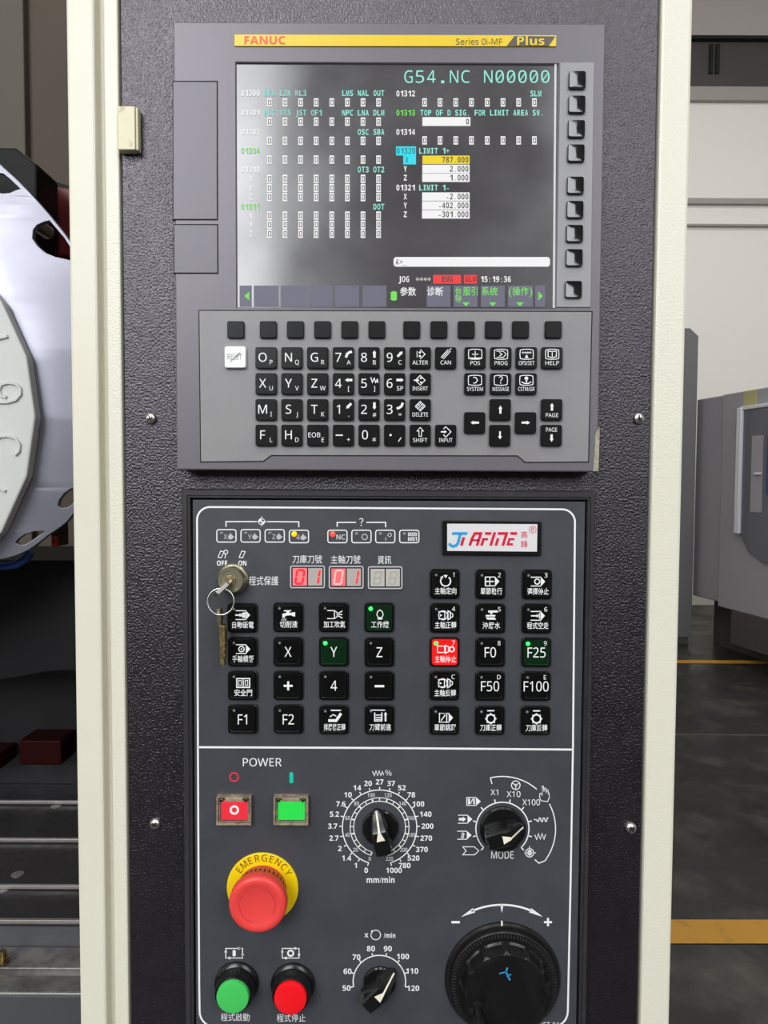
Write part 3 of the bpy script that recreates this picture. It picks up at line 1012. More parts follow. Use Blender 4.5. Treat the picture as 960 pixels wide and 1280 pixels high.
for i, (u, t, m) in enumerate(((283, 'X', 'led_off'), (313.2, 'Y', 'led_off'), (343.4, 'Z', 'led_off'), (373.7, '4', 'led_amber'), (421.8, 'NC', 'led_red'), (451.8, 'tool', 'led_off'), (481.6, 'lub', 'led_off'), (511.6, 'M', 'led_off'))):
    v = 669.8 + (.8 if i > 2 else 0)
    b = MB().stroke(rrect_px(u - 12, v - 7.8, u + 12, v + 7.8, 2.8, 4), 1.3, yp, True)
    ind = obj('indicator', b, 'print_white', face, recalc=False)
    t_ = MB()
    if i < 4:
        t_.text(t, u - 1.0, v + 1.2, 6.0, yp)
        home(t_, u + 5.2, v + 1.4)
    elif t == 'NC':
        t_.text('NC', u + 4.2, v + .8, 6.0, yp, bold=.01)
    elif t == 'tool':
        t_.arc(u + 4.0, v + .6, 3.4, 1.2, yp, n=14)
    elif t == 'lub':
        t_.arc(u + 5.5, v - 2, 2.2, 1.0, yp, n=10).stroke([(u + .5, v + 1), (u + .5, v + 5)], 1.0, yp).stroke([(u + 2.5, v - 1), (u + 4, v - 3)], .9, yp)
    else:
        t_.text('M00', u + 4, v - 2.6, 4.6, yp, bold=.02, w=11).text('M01', u + 4, v + 3.2, 4.6, yp, bold=.02, w=11)
    obj('legend', t_, 'print_dim' if i not in (4, 7) else 'print_white', ind, recalc=False)
    c = P(u - 6, v - 3, yp)
    r = (3.6 if m != 'led_off' else 2.6) * kpx(u, v, yp)
    obj('lamp', MB().lathe(c.x, c.z, [(r, YA), (r * .8, YA - .0006), (r * .3, YA - .0009)], 14), m, ind, smooth=60)

# ---- seven segment displays
SEG = {'a': ((-.5, -1), (.5, -1)), 'b': ((.5, -1), (.5, 0)), 'c': ((.5, 0), (.5, 1)), 'd': ((-.5, 1), (.5, 1)), 'e': ((-.5, 0), (-.5, 1)), 'f': ((-.5, -1), (-.5, 0)), 'g': ((-.5, 0), (.5, 0))}


def segs(b, u, v, s, y, w=2.0, hw=9, hh=8.5):
    for k in s:
        (ax, ay), (bx, by) = SEG[k]
        q = lambda x, z: (u + x * hw - z * 1.3, v + z * hh)
        a_, c_ = q(ax, ay), q(bx, by)
        b.stroke([(a_[0] + (c_[0] - a_[0]) * .06, a_[1] + (c_[1] - a_[1]) * .06), (c_[0] + (a_[0] - c_[0]) * .06, c_[1] + (a_[1] - c_[1]) * .06)], w, y)


for di, (u0, u1, title, tu, tw) in enumerate(((363.3, 405.5, '刀庫刀號', 384, 37), (411.6, 453.8, '主軸刀號', 432, 37), (460.6, 502.4, '資訊', 480.5, 17))):
    yd = YA - .0012
    uc = (u0 + u1) / 2
    v0, v1 = 707.6 + .5 * di, 734.6 + .5 * di
    dsp = obj('digit_display', MB().prism(rrect_px(u0, v0, u1, v1, 2), yd, YA), 'frame_black', face, label=('red lit digit display reading 01', 'pale red digit display reading 01', 'unlit digit display')[di])
    obj('display_rim', MB().stroke(rrect_px(u0, v0, u1, v1, 2, 3), 1.5, yd - .0002, True), 'print_dim', dsp, recalc=False)
    obj('title', MB().text(title, tu, 699 + .4 * di, 10.2, yp, w=tw), 'print_white', dsp, recalc=False)
    for ci in (0, 1):
        cu0 = u0 + 2.6 if ci == 0 else uc + .8
        cu1 = uc - .8 if ci == 0 else u1 - 2.6
        lit = di < 2 and ci == 0
        cell = obj('digit_cell', MB().prism([(cu0, v0 + 2.6), (cu1, v0 + 2.6), (cu1, v1 - 2.6), (cu0, v1 - 2.6)], yd - .0004, YA), ('cell_lit', 'cell_soft')[di] if lit else ('cell_plain' if di == 2 else 'cell_off'), dsp)
        if di < 2:
            b = MB()
            segs(b, (cu0 + cu1) / 2, (v0 + v1) / 2, 'abcdef' if ci == 0 else 'bc', yd - .0006, 2.6 if di == 0 else 2.2)
            obj('lit_segment', b, 'seg_lit' if di == 0 or ci == 1 else 'seg_soft', cell, recalc=False)
        else:
            b = MB()
            segs(b, (cu0 + cu1) / 2, (v0 + v1) / 2, 'abcdefg', yd - .0006, 1.8, 8, 7.5)
            obj('unlit_segment', b, 'seg_off', cell, recalc=False)

# ---- maker plate
yb = YA - .0030
lf = obj('logo_frame', MB().prism([(553, 650.5), (677.3, 651.3), (676.6, 694.6), (553, 693.5)], yb, YA), 'bezel_black', face, bevel=.0006, label='black framed maker plate')
obj('logo_plate', MB().prism([(559, 654.6), (671.8, 655.2), (671.2, 689.5), (559, 688.6)], yb - .0003, yb), 'logo_white', lf)
yg = yb - .0005


def slant(b, pts, y=yg):
    b.poly(pts, y)


lb = MB()
lb.poly([(566, 665), (585, 665.2), (583.2, 668.6), (564.3, 668.6)], yg)
lb.stroke([(575.4, 667), (572.8, 678), (570.4, 681.8), (566, 683), (562.4, 681), (561.8, 679)], 3.6, yg)
obj('logo_blue_letters', lb, 'logo_blue', lf, label='blue stylised letter J', recalc=False)
lr = MB()
sk = lambda u, v: (u + (682 - v) * .32, v)              # italic slant
S = lambda *p, w=3.0: lr.stroke([sk(a, c) for a, c in p], w, yg)
S((576.6, 682), (576.6, 671.5), w=3.4)                  # small stem
S((587.2, 682), (587.2, 673.5), (588.8, 666.8), (596.2, 666.8), (596.2, 682), w=3.4)
S((588, 675.2), (596, 675.2), w=2.2)
S((601.8, 682), (601.8, 672.6), w=3.4)
S((601.4, 666.8), (609.4, 666.8), w=3.4)
S((602, 674), (607.6, 674), w=2.8)
S((613.2, 682), (613.2, 665.2), w=3.4)
S((619.8, 682), (619.8, 673), w=3.4)
S((617.4, 666.8), (628.4, 666.8), (628.4, 682), w=3.4)
S((633, 666.8), (641.6, 666.8), w=3.4)
S((640.4, 674), (634.2, 674), (634.2, 680.4), (640.6, 680.4), w=2.8)
obj('logo_red_letters', lr, 'logo_red', lf, label='red slanted logo letters', recalc=False)
obj('logo_characters', MB().text('高', 655.3, 668.3, 8.4, yg).text('鋒', 655.3, 680, 8.4, yg), 'logo_red', lf, recalc=False)
obj('registered_mark', MB().arc(666, 662, 4.2, .7, yg, n=16).text('R', 666, 662, 4.6, yg), 'print_red', lf, recalc=False)

# ---- key lock with printed legends
kl = MB()
for u in (277, 303.5):
    kl.stroke([(u - 4.5, 696.5), (u - 1.2, 688.8), (u + 3.0, 689.5), (u - .3, 697.2)], 1.0, yp, True)
kl.arc(282.3, 690, 2.4, 1.0, yp, n=12).stroke([(282, 692.5), (281.2, 698)], 1.0, yp)
kl.text('OFF', 277.6, 704, 6, yp, bold=.015, w=13).text('ON', 303, 704, 6, yp, bold=.015, w=10)
kl.text('程式保護', 329.5, 726, 11, yp, w=37)
obj('lock_print', kl, 'print_white', face, kind='stuff', recalc=False)
c = P(291.5, 723.5, YA)
k = kpx(290, 724, YA)
lock = obj('key_lock', MB().lathe(c.x, c.z, [(19.5 * k, YA), (19.5 * k, YA - .0015), (18 * k, YA - .0026), (16.6 * k, YA - .003), (16.6 * k, YA - .0085), (15.2 * k, YA - .0098), (12.8 * k, YA - .0098), (12.4 * k, YA - .0088), (1 * k, YA - .0088)], 40),
           'lock_metal', op, smooth=35, label='round worn metal key lock')
obj('keyhole_barrel', MB().lathe(c.x, c.z, [(6.5 * k, YA - .0085), (6.2 * k, YA - .0100), (1 * k, YA - .0102)], 24), 'brass', lock, smooth=35)

# keys on a split ring hang in the lock: a thing of their own
yk_ = YA - .0135
kr = thing('key_ring', P(276, 752, yk_), 'thin steel split ring with two small keys hanging from the lock', 'keys')
q0, q1 = P(289.5, 725.5, YA - .010), P(269.5, 743.5, YA - .020)
dv = (q1 - q0).normalized()
sd = Vector((dv.z, 0, -dv.x)).normalized()
up = dv.cross(sd)
bm_ = MB()
lens = ((0, .0016), (.2, .0018), (.35, .0024), (1.0, .0024))
rr = []
for f_, w_ in lens:
    p = q0 + (q1 - q0) * f_
    hgt = .0030 if f_ < .3 else .0075
    rr.append([tuple(p + sd * (a * w_ / 2 * 1.2) + up * (b_ * hgt / 2)) for a, b_ in ((-1, -1), (1, -1), (1, 1), (-1, 1))])
bm_.rings(rr)
obj('inserted_key', bm_, 'steel', kr, bevel=.0003, label='steel key standing in the lock')


def torus(mb, c, ax1, ax2, R, r, n=40, m=8, a0=0, a1=2 * PI):
    rs = []
    nrm_ = ax1.cross(ax2)
    for i in range(n + 1):
        a = a0 + (a1 - a0) * i / n
        rad = ax1 * math.cos(a) + ax2 * math.sin(a)
        rs.append([tuple(c + rad * (R + r * math.cos(2 * PI * j / m)) + nrm_ * (r * math.sin(2 * PI * j / m))) for j in range(m)])
    return mb.rings(rs)


rc = P(276, 752, YA - .0185)
kx = kpx(276, 752, YA - .0185)
obj('split_ring', torus(MB(), rc, Vector((1, 0, 0)), Vector((0, .10, 1)).normalized(), 16.6 * kx, .00055), 'steel', kr, smooth=60)
hk = MB()
ya_ = YA - .0165
pts = [(270.8, 762), (275, 761.5), (276.5, 775), (275.2, 781), (280.5, 783), (281.2, 799), (281.6, 803), (280.4, 807), (281.6, 811), (280.2, 815), (281.4, 820), (280.0, 825), (280.2, 832), (277.4, 833), (275.2, 829), (274.2, 800), (273.4, 782), (271.4, 776)]
hk.prism(pts, ya_, ya_ + .0075)
obj('hanging_key', hk, 'brass', kr, bevel=.0002, label='worn brass key hanging edge-on')
obj('key_bow', MB().prism([(270.4, 765.5), (274.2, 765), (275, 778), (271, 778)], ya_ - .0008, ya_), 'steel', kr)

# ---- illuminated push keys
KB = kpx(480, 816, YA - .004)
be = 18.6 * KB
bez = make_mesh('push_key', MB().rloft(0, 0, [(be, be, .0024, 0), (be, be, .0024, -.0020), (be * .95, be * .95, .0022, -.0026), (be * .90, be * .90, .002, -.0026), (be * .88, be * .88, .0019, -.0012)], 4), 'bezel_black', (0, 0, 0), smooth=40)
ca = 15.9 * KB
capm = {}
for m_ in ('cap_black', 'cap_green_lit', 'cap_red_lit'):
    capm[m_] = make_mesh('cap', MB().rloft(0, 0, [(ca, ca, .0018, -.0012), (ca, ca, .0018, -.0040), (ca * .965, ca * .965, .0016, -.0046), (ca * .90, ca * .90, .0014, -.0047), (ca * .87, ca * .87, .0012, -.0044)], 4), m_, (0, 0, 0), smooth=40)
YC = YA - .0047
yq = YC - .0001
lr_ = 2.1 * KB
ledm = {m_: make_mesh('indicator_led', MB().lathe(0, 0, [(q * lr_, 0), (q * lr_ * .8, -.0005), (q * lr_ * .2, -.0008)], 14), m_, (0, 0, 0), smooth=60) for m_, q in (('led_green', 1.25), ('led_off', .85))}


def pkey(u, v, draw, cap='cap_black', led='led_off', label=None, num_=None):
    c = P(u, v, YA - .003)
    k = inst('push_key', bez, (c.x, YA, c.z), op, label)
    inst('cap', capm[cap], (c.x, YA, c.z), k)
    l = P(u - 10.6, v - 11.0, YC)
    inst('indicator_led', ledm[led], (l.x, YC + .0002, l.z), k)
    b = MB()
    draw(b, u, v)
    if num_:
        b.text(num_, u + 11, v - 11.5, 5.4, yq)
    obj('legend', b, 'print_white', k, recalc=False)


def big(t):
    def d(b, u, v):
        if t == '-':
            b.rect(u - 6, v - 1.4, u + 6, v + 1.4, yq)
        elif t == '+':
            b.rect(u - 5.6, v - 1.3, u + 5.6, v + 1.3, yq).rect(u - 1.3, v - 5.6, u + 1.3, v - 1.3, yq).rect(u - 1.3, v + 1.3, u + 1.3, v + 5.6, yq)
        else:
            b.text(t, u, v, 12.2, yq, bold=.014, sx=.86)
    return d


def ch(t, icon, w=None, dy=8.6):
    def d(b, u, v):
        icon(b, u + 1, v - 3.6)
        b.text(t, u + 1, v + dy, 8.2, yq, bold=.008, w=w or min(27, 7.4 * len(t)))
    return d


def tag_(b, u, v, fill=True):                          # pointed tape outline
    b.stroke([(u - 9, v - 5.5), (u + 4, v - 5.5)], 1.2, yq).stroke([(u - 9, v + 5.5), (u + 4, v + 5.5)], 1.2, yq)
    b.poly([(u + 3.5, v - 6), (u + 9, v), (u + 3.5, v + 6)], yq)


def i_off(b, u, v):
    tag_(b, u, v)
    arrow(b, u - 5, v, 1, 0, 9, 2, 5, 3.5, yq)
    b.disc(u + 1.5, v, 3.6, yq, 12)


def i_tap(b, u, v):
    b.poly([(u - 8, v - 1), (u - 3, v - 2), (u - 3, v - 4), (u - 6, v - 4), (u - 6, v - 5.4), (u + 3, v - 5.4), (u + 3, v - 4), (u + .5, v - 4), (u + 1, v - 2), (u + 8, v - 3), (u + 8, v + 2.5), (u + 5, v + 2), (u + 3, v + .8), (u - 4, v + 1.4), (u - 5, v + 4), (u - 8, v + 4)], yq)
    for k in (-8, -5.6, -3.4):
        b.stroke([(u + k, v + 5), (u + k - .8, v + 7.5)], .8, yq)


def i_blow(b, u, v):
    b.stroke([(u - 9, v - 5), (u, v - 5), (u, v + 5), (u - 9, v + 5)], 1.1, yq)
    b.stroke([(u, v - 5), (u + 3.5, v - 2.5), (u + 3.5, v + 2.5), (u, v + 5)], 1.0, yq)
    for k in (-1, 0, 1):
        b.stroke([(u + 4.8, v + k * 1.6), (u + 10, v + k * 4.4)], 1.2, yq)


def i_bulb(b, u, v):
    b.stroke([(u - 2.4, v + 3.5), (u - 4, v), (u - 2.8, v - 4), (u, v - 5.8), (u + 2.8, v - 4), (u + 4, v), (u + 2.4, v + 3.5)], 1.1, yq, True)
    b.rect(u - 3, v + 4.4, u + 3, v + 6, yq)


def i_hand(b, u, v):
    tag_(b, u, v)
    b.arc(u - 2, v, 3.4, 1.3, yq, n=14).disc(u - 2, v, 1.1, yq, 8)


def i_door(b, u, v):
    b.stroke([(u - 8, v - 5.5), (u + 8, v - 5.5), (u + 8, v + 5.5), (u - 8, v + 5.5)], 1.5, yq, True).stroke([(u, v - 5.5), (u, v + 5.5)], 1.2, yq)
    b.stroke([(u - 5.6, v - 3), (u - 2.4, v - 3), (u - 2.4, v + 3), (u - 5.6, v + 3)], .9, yq, True).stroke([(u + 2.4, v - 3), (u + 5.6, v - 3), (u + 5.6, v + 3), (u + 2.4, v + 3)], .9, yq, True)


def i_chip(b, u, v):
    b.stroke([(u - 8, v + 4), (u + 2, v + 4), (u + 8, v - 5)], 3.4, yq)
    b.stroke([(u - 6, v - .5), (u - 2, v - 3.5), (u + 2, v - 1.5)], 1.2, yq)
    b.rect(u - 5, v - 9.5, u + 8, v - 8, yq)


def i_arm(b, u, v):
    b.stroke([(u - 7, v - 6), (u - 7, v + 4.5), (u + 2, v + 4.5), (u + 2, v - 6)], 1.4, yq)
    for k in (-3, 0, 2.6):
        b.rect(u - 6, v + k - .5, u + 1.2, v + k + .7, yq)
    arrow(b, u + 6.6, v - 1, 0, -1, 12, 2, 4.4, 4, yq)
    b.rect(u - 12, v - 9.6, u + 6, v - 8.4, yq)


def i_orient(b, u, v):
    b.arc(u, v, 6.2, 1.6, yq, 40, 320, 24).poly([(u - 2.6, v - 7.6), (u + 2.6, v - 7.6), (u, v - 3.6)], yq)
    b.poly([(u - 7, v - 5), (u - 2.6, v - 6.6), (u - 4, v - 2.4)], yq)


def i_single(b, u, v):
    tag_(b, u + 1, v)
    b.stroke([(u - 7.5, v - 5.5), (u - 7.5, v + 5.5)], 1.4, yq).stroke([(u - 7, v), (u + 3, v)], 1.6, yq).stroke([(u - 2, v - 5.5), (u - 2, v + 5.5)], 1.0, yq)


def i_opt(b, u, v):
    tag_(b, u, v)
    b.arc(u - 1, v, 3.2, 1.4, yq, n=14)


def i_spin(b, u, v):
    b.stroke([(u - 9, v - 4.5), (u - 1, v - 4.5), (u - 1, v + 4.5), (u - 9, v + 4.5)], 1.1, yq)
    b.arc(u - 3.2, v, 5.6, 1.1, yq, 0, 360, 18)
    b.poly([(u - 7, v - 1.6), (u - 4, v), (u - 7, v + 1.6)], yq)
    b.stroke([(u + 3, v - 5.5), (u + 6, v - 4), (u + 6, v + 4), (u + 3, v + 5.5)], 1.2, yq, True).stroke([(u + 6.5, v - 3), (u + 9, v - 1.6), (u + 9, v + 1.6), (u + 6.5, v + 3)], 1.1, yq)


def i_stop(b, u, v):
    b.stroke([(u - 10, v - 4), (u - 1, v - 4), (u - 1, v + 4), (u - 10, v + 4)], 1.1, yq, True)
    b.stroke([(u, v - 5), (u + 4, v - 3), (u + 4, v + 3), (u, v + 5)], 1.2, yq, True)
    b.arc(u + 8, v, 3, 1.6, yq, n=14)


def i_wash(b, u, v):
    b.rect(u - 1.4, v - 6, u + 1.4, v - 2, yq).rect(u - 4, v - 6.5, u + 8, v - 4, yq).rect(u - 7, v - 1, u + 5, v + 1, yq).poly([(u - 7, v + 2), (u + 4, v + 2), (u + 6, v + 5), (u - 5, v + 5)], yq)


def i_dry(b, u, v):
    tag_(b, u, v)
    arrow(b, u - 3.5, v, 1, 0, 10, 1.6, 4.4, 3, yq)
    b.stroke([(u + 2.2, v - 3.6), (u + 2.2, v + 3.6)], 1.4, yq)


def i_skip(b, u, v):
    tag_(b, u + 1, v)
    b.stroke([(u - 7, v - 5.5), (u + 2, v - 5.5), (u + 2, v + 5.5), (u - 7, v + 5.5)], 1.2, yq, True).stroke([(u - 5, v + 3.5), (u, v - 3.5)], 1.3, yq)


def i_mag(b, u, v):
    b.arc(u, v + 1, 5.2, 1.9, yq, n=18)
    for a in range(0, 360, 45):
        p_ = polar(u, v + 1, 6.6, a)
        b.disc(p_[0], p_[1], .8, yq, 6)
    b.rect(u - 4.5, v - 9.8, u + 4.5, v - 8.2, yq)


cA = [302.6, 359.9, 417, 474]
cB = [556, 613.2, 671.5]
pkey(cA[0], 772.5, ch('自動斷電', i_off))
pkey(cA[1], 771.8, ch('切削液', i_tap))
pkey(cA[2], 771.8, ch('加工吹氣', i_blow))
pkey(cA[3], 772, ch('工作燈', i_bulb), 'cap_green_lit', 'led_green', 'work lamp key with green indicator lit')
pkey(cA[0] + .2, 815, ch('手輪模擬', i_hand))
pkey(cA[1] + .2, 815, big('X'))
pkey(cA[2] + .2, 815, big('Y'), 'cap_green_lit', 'led_green', 'Y axis key with green indicator lit')
pkey(cA[3] + .2, 815.5, big('Z'))
pkey(cA[0] + .4, 857.3, ch('安全門', i_door))
pkey(cA[1] + .3, 857.3, big('+'))
pkey(cA[2] + .3, 857.3, big('4'))
pkey(cA[3] + .3, 857.7, big('-'))
pkey(cA[0] + .5, 899.5, big('F1'))
pkey(cA[1] + .5, 899.5, big('F2'))
pkey(cA[2] + .3, 900.3, ch('排屑機正轉', i_chip))
pkey(cA[3] + .3, 900.3, ch('刀臂前進', i_arm))
pkey(cB[0], 730, ch('主軸定向', i_orient), num_='1')
pkey(cB[1], 730.4, ch('單節執行', i_single), num_='2')
pkey(cB[2], 730.6, ch('選擇停止', i_opt), num_='3')
pkey(cB[0], 772.7, ch('主軸正轉', i_spin), num_='4')
pkey(cB[1], 773.2, ch('沖屑水', i_wash), num_='5')
pkey(cB[2] - .3, 773.4, ch('程式空走', i_dry), num_='6')
pkey(cB[0] - .2, 815.2, ch('主軸停止', i_stop), 'cap_red_lit', 'led_green', 'red lit spindle stop key', num_='7')
pkey(cB[1] - .3, 815.6, big('F0'), num_='8')
pkey(cB[2] - .8, 815.8, big('F25'), 'cap_green_lit', 'led_green', 'F25 key with green indicator lit', num_='9')
pkey(cB[0] - .5, 857.6, ch('主軸反轉', i_spin), num_='C')
pkey(cB[1] - .6, 858, big('F50'), num_='D')
pkey(cB[2] - 1.3, 858.2, big('F100'), num_='E')
pkey(cB[0] - .6, 900.8, ch('單節跳躍', i_skip))
pkey(cB[1] - .7, 901, ch('刀庫正轉', i_mag))
pkey(cB[2] - 1.8, 901.2, ch('刀庫反轉', i_mag))

# ---- power switches under clear flip covers
pw = MB().text('POWER', 327.8, 953, 9.8, yp, bold=.008, w=48.5)
obj('power_lettering', pw, 'print_white', face, recalc=False)
obj('power_off_mark', MB().arc(292.7, 971.3, 5.2, 2.0, yp, n=24), 'print_red', face, recalc=False)
obj('power_on_mark', MB().poly(rrect_px(361.8, 965.2, 366.6, 979.2, 2.2), yp), 'print_green', face, recalc=False)
for i, (u0, m_) in enumerate(((270.3, 'lens_red'), (341.7, 'lens_green'))):
    u1 = u0 + 43.5
    v0, v1 = 995.5, 1031.5
    y1, y2 = YA - .004, YA - .0085
    b = MB()
    e = 2.4
    A_ = [(u0, v0), (u1, v0 + .3), (u1, v1 + .3), (u0, v1)]
    B_ = [(u0 + e, v0 + e), (u1 - e, v0 + e), (u1 - e, v1 - e), (u0 + e, v1 - e)]
    ra = [[(p.x, y, p.z) for p in (P(u, v, y1) for u, v in A_)] for y in (YA, y1)]
    rb = [[(p.x, y, p.z) for p in (P(u, v, y1) for u, v in B_)] for y in (y1, YA)]
    b.rings(ra + rb + [ra[0]], False, False)
    sw = obj('power_switch', b, 'clear_tan', op, label=('red lit power-off switch under a clear cover', 'green lit power-on switch under a clear cover')[i])
    obj('switch_body', MB().prism([(u0 + 1.5, v0 + 1), (u1 - 1.5, v0 + 1), (u1 - 1.5, v1 - 1.5), (u0 + 1.5, v1 - 1.5)], YA - .0012, YA), 'bezel_black', sw)
    obj('lens', MB().prism([(u0 + 5.8, v0 + 7), (u1 - 4.6, v0 + 7), (u1 - 4.6, v1 - 6.2), (u0 + 5.8, v1 - 6.2)], YA - .0045, YA - .001), m_, sw, bevel=.0004)
    obj('inner_frame', MB().stroke([(u0 + 4.4, v0 + 6), (u1 - 3.4, v0 + 6), (u1 - 3.4, v1 - 5), (u0 + 4.4, v1 - 5)], 1.0, YA - .0047, True), 'clear_tan', sw, recalc=False)
    obj('hinge_bar', MB().prism([(u0 + 11, v0 + 2.6), (u1 - 11, v0 + 2.6), (u1 - 10, v0 + 6.8), (u0 + 10, v0 + 6.8)], YA - .0055, YA - .002), 'clear_tan', sw, bevel=.0004)
    for du_ in (6.2, 37.0):
        pc = P(u0 + du_, v0 + 5.2, YA - .0055)
        obj('hinge_pin', MB().lathe(pc.x, pc.z, [(.0014, YA - .001), (.0014, YA - .0055), (.0009, YA - .006)], 12), 'bezel_black', sw)
    cv = MB().prism([(u0 + 1, v0 + 3), (u1 - 1, v0 + 3), (u1 - .8, v1 - 1), (u0 + .8, v1 - 1)], YA - .0065, YA - .0060)
    obj('clear_cover', cv, 'clear_cover', sw, label='clear flip cover')
    if i == 0:
        obj('ring_mark', MB().arc(u0 + 22.6, v0 + 17.0, 4.6, 2.6, YA - .0048, n=20), 'print_white', sw, recalc=False)

# ---- emergency stop
c = P(328.5, 1109, YA)
k = kpx(328, 1109, YA)
es = obj('emergency_stop', MB().lathe(c.x, c.z, [(44.6 * k, YA), (44.6 * k, YA - .0012), (43.8 * k, YA - .0016), (10 * k, YA - .0016)], 56), 'legend_yellow', op, smooth=35, label='red mushroom emergency stop on yellow ring')
tx = MB()
for i, chh in enumerate('EMERGENCY'):
    a = -57 + 114 * i / 8
    u, v = polar(328.5, 1109, 36.4, a + 3)
    tx.text(chh, u, v, 8.4, YA - .0018, rot=math.radians(a + 3), bold=-.006, sx=.92)
obj('lettering', tx, 'print_brown', es, recalc=False)
rC = .0202
sh = MB().lathe(c.x, c.z, [(.0172, YA - .001), (.0172, YA - .004), (.0180, YA - .0045), (.0186, YA - .0095), (.0196, YA - .0150)], 48, True, True)
obj('shaft', sh, 'estop_shaft', es, smooth=35)
sl = MB()
for i in range(36):
    a = 2 * PI * i / 36
    ca_, sa_ = math.cos(a), math.sin(a)
    tz = Vector((-sa_, 0, ca_)) * .00055
    p0 = Vector((c.x + .0185 * ca_, YA - .0084, c.z + .0185 * sa_))
    p1_ = Vector((c.x + .0195 * ca_, YA - .0130, c.z + .0195 * sa_))
    sl.add([p0 - tz, p0 + tz, p1_ + tz, p1_ - tz], [(0, 1, 2, 3)])
obj('vent_slots', sl, 'gap_black', es, kind='stuff', recalc=False)
cp = obj('cap', MB().lathe(c.x, c.z, [(.0194, YA - .0145), (rC, YA - .0154), (rC, YA - .0203), (.0198, YA - .0222), (.0188, YA - .0232), (.0172, YA - .0236), (.0150, YA - .0235), (.0142, YA - .0231), (.002, YA - .0229)], 56), 'estop_red', es, smooth=60)
gv = MB()
yv = YA - .0221
for a0, a1 in ((15, 120), (195, 300)):
    pts = []
    for i in range(17):
        a = math.radians(a0 + (a1 - a0) * i / 16)
        pts.append((c.x + .0122 * math.sin(a), c.z + .0122 * math.cos(a)))
    w = .0005
    L_ = [(c.x + (p[0] - c.x) * 1.04, -0.0, c.z + (p[1] - c.z) * 1.04) for p in pts]
    vv = [(p[0], YA - .02325, p[1]) for p in pts] + [(p[0], YA - .02325, p[2]) for p in L_]
    n_ = len(pts)
    gv.add(vv, [(i, i + 1, n_ + i + 1, n_ + i) for i in range(n_ - 1)])
obj('turn_arrow', gv, 'estop_shaft', cp, recalc=False)

# ---- round start / stop buttons
sp = MB()
for u, t in ((292.7, 'bar'), (363.3, 'ring')):
    v = 1191.5
    sp.stroke([(u - 10.5, v - 6), (u + 10.5, v - 6), (u + 10.5, v + 6), (u - 10.5, v + 6)], 1.1, yp, True)
    sp.poly([(u + 5, v - 8), (u + 9.5, v - 6), (u + 5, v - 4)], yp).poly([(u - 5, v + 8), (u - 9.5, v + 6), (u - 5, v + 4)], yp)
    sp.poly([(u + 8.6, v + 1), (u + 12.4, v + 1), (u + 10.5, v + 5)], yp).poly([(u - 8.6, v - 1), (u - 12.4, v - 1), (u - 10.5, v - 5)], yp)
    if t == 'bar':
        sp.poly(rrect_px(u - 2, v - 4, u + 2, v + 4, 1.6), yp)
    else:
        sp.arc(u, v, 3.4, 2.2, yp, n=18)
sp.text('程式啟動', 294, 1271.5, 9.5, yp, w=36).text('程式停止', 364, 1272.5, 9.5, yp, w=36)
obj('cycle_print', sp, 'print_white', face, kind='stuff', recalc=False)
for u, v, m_, lbl in ((296.3, 1228, 'button_green', 'round green start button in black collar'), (366.3, 1229.5, 'button_red', 'round red stop button in black collar')):
    c = P(u, v, YA)
    b = obj('push_button', MB().lathe(c.x, c.z, [(.0160, YA), (.0160, YA - .0025), (.0150, YA - .0035), (.0140, YA - .0040), (.0138, YA - .0110), (.0132, YA - .0132), (.0122, YA - .0136), (.0119, YA - .0105), (.001, YA - .0105)], 44), 'bezel_black', op, smooth=40, label=lbl)
    obj('cap', MB().lathe(c.x, c.z, [(.0116, YA - .0105), (.0116, YA - .0155), (.0112, YA - .0163), (.0100, YA - .0166), (.001, YA - .0162)], 44), m_, b, smooth=40)

# ---- rotary selectors


def knob(u, v, ang, name_label, r_base):
    c = P(u, v, YA)
    b = MB().lathe(c.x, c.z, [(r_base, YA), (r_base, YA - .0018), (r_base * .93, YA - .0028), (r_base * .55, YA - .0030)], 40)
    base = obj('rotary_knob', b, 'knob_black', op, smooth=35, label=name_label)
    a = math.radians(ang)
    ax = Vector((math.sin(a), 0, math.cos(a)))
    sx_ = Vector((math.cos(a), 0, -math.sin(a)))

    def q(t, s, h):
        return tuple(Vector((c.x, YA - h, c.z)) + ax * t + sx_ * s)
    H = .0165
    R0 = .0142
    # cross-sections along the pointer: (t, half width bottom, half width top, height)
    secs = [(-.0140, .0040, .0030, H - .004), (-.0128, .0064, .0050, H), (-.006, .0074, .0056, H), (.0030, .0072, .0054, H), (.0042, .0071, .0052, H - .0006), (.0120, .0048, .0034, .0075), (.0148, .0022, .0016, .0050), (.0152, .0014, .001, .0028)]
    rs = []
    for t, wb_, wt_, h in secs:
        rs.append([q(t, -wb_, .0024), q(t, -wt_ * 1.04, h - .0012), q(t, -wt_ * .86, h), q(t, wt_ * .86, h), q(t, wt_ * 1.04, h - .0012), q(t, wb_, .0024)])
    obj('grip', MB().rings(rs), 'knob_black', base, smooth=28)
    g = MB()
    e = .00025
    g.add([q(-.0022, -.0030, H + e), q(-.0022, .0030, H + e), q(.0036, .0010, H + e), q(.0036, -.0010, H + e)], [(0, 1, 2, 3)])
    g.add([q(.0036, -.0008, H + e), q(.0036, .0008, H + e), q(.0043, .0007, H - .0006 + e), q(.0120, .0006, .0075 + e), q(.0146, .0006, .0052 + e), q(.0146, -.0006, .0052 + e), q(.0120, -.0006, .0075 + e), q(.0043, -.0007, H - .0006 + e)],
          [(0, 1, 2, 7), (2, 3, 6, 7), (3, 4, 5, 6)])
    obj('pointer', g, 'knob_white', base, recalc=False)
    return base


knob(475.5, 1034, -12, 'feed override knob pointing up', .0132)
knob(628, 1035.5, 76, 'mode selector knob pointing right', .0165)
knob(474.5, 1227, 46, 'spindle override knob pointing up right', .0118)
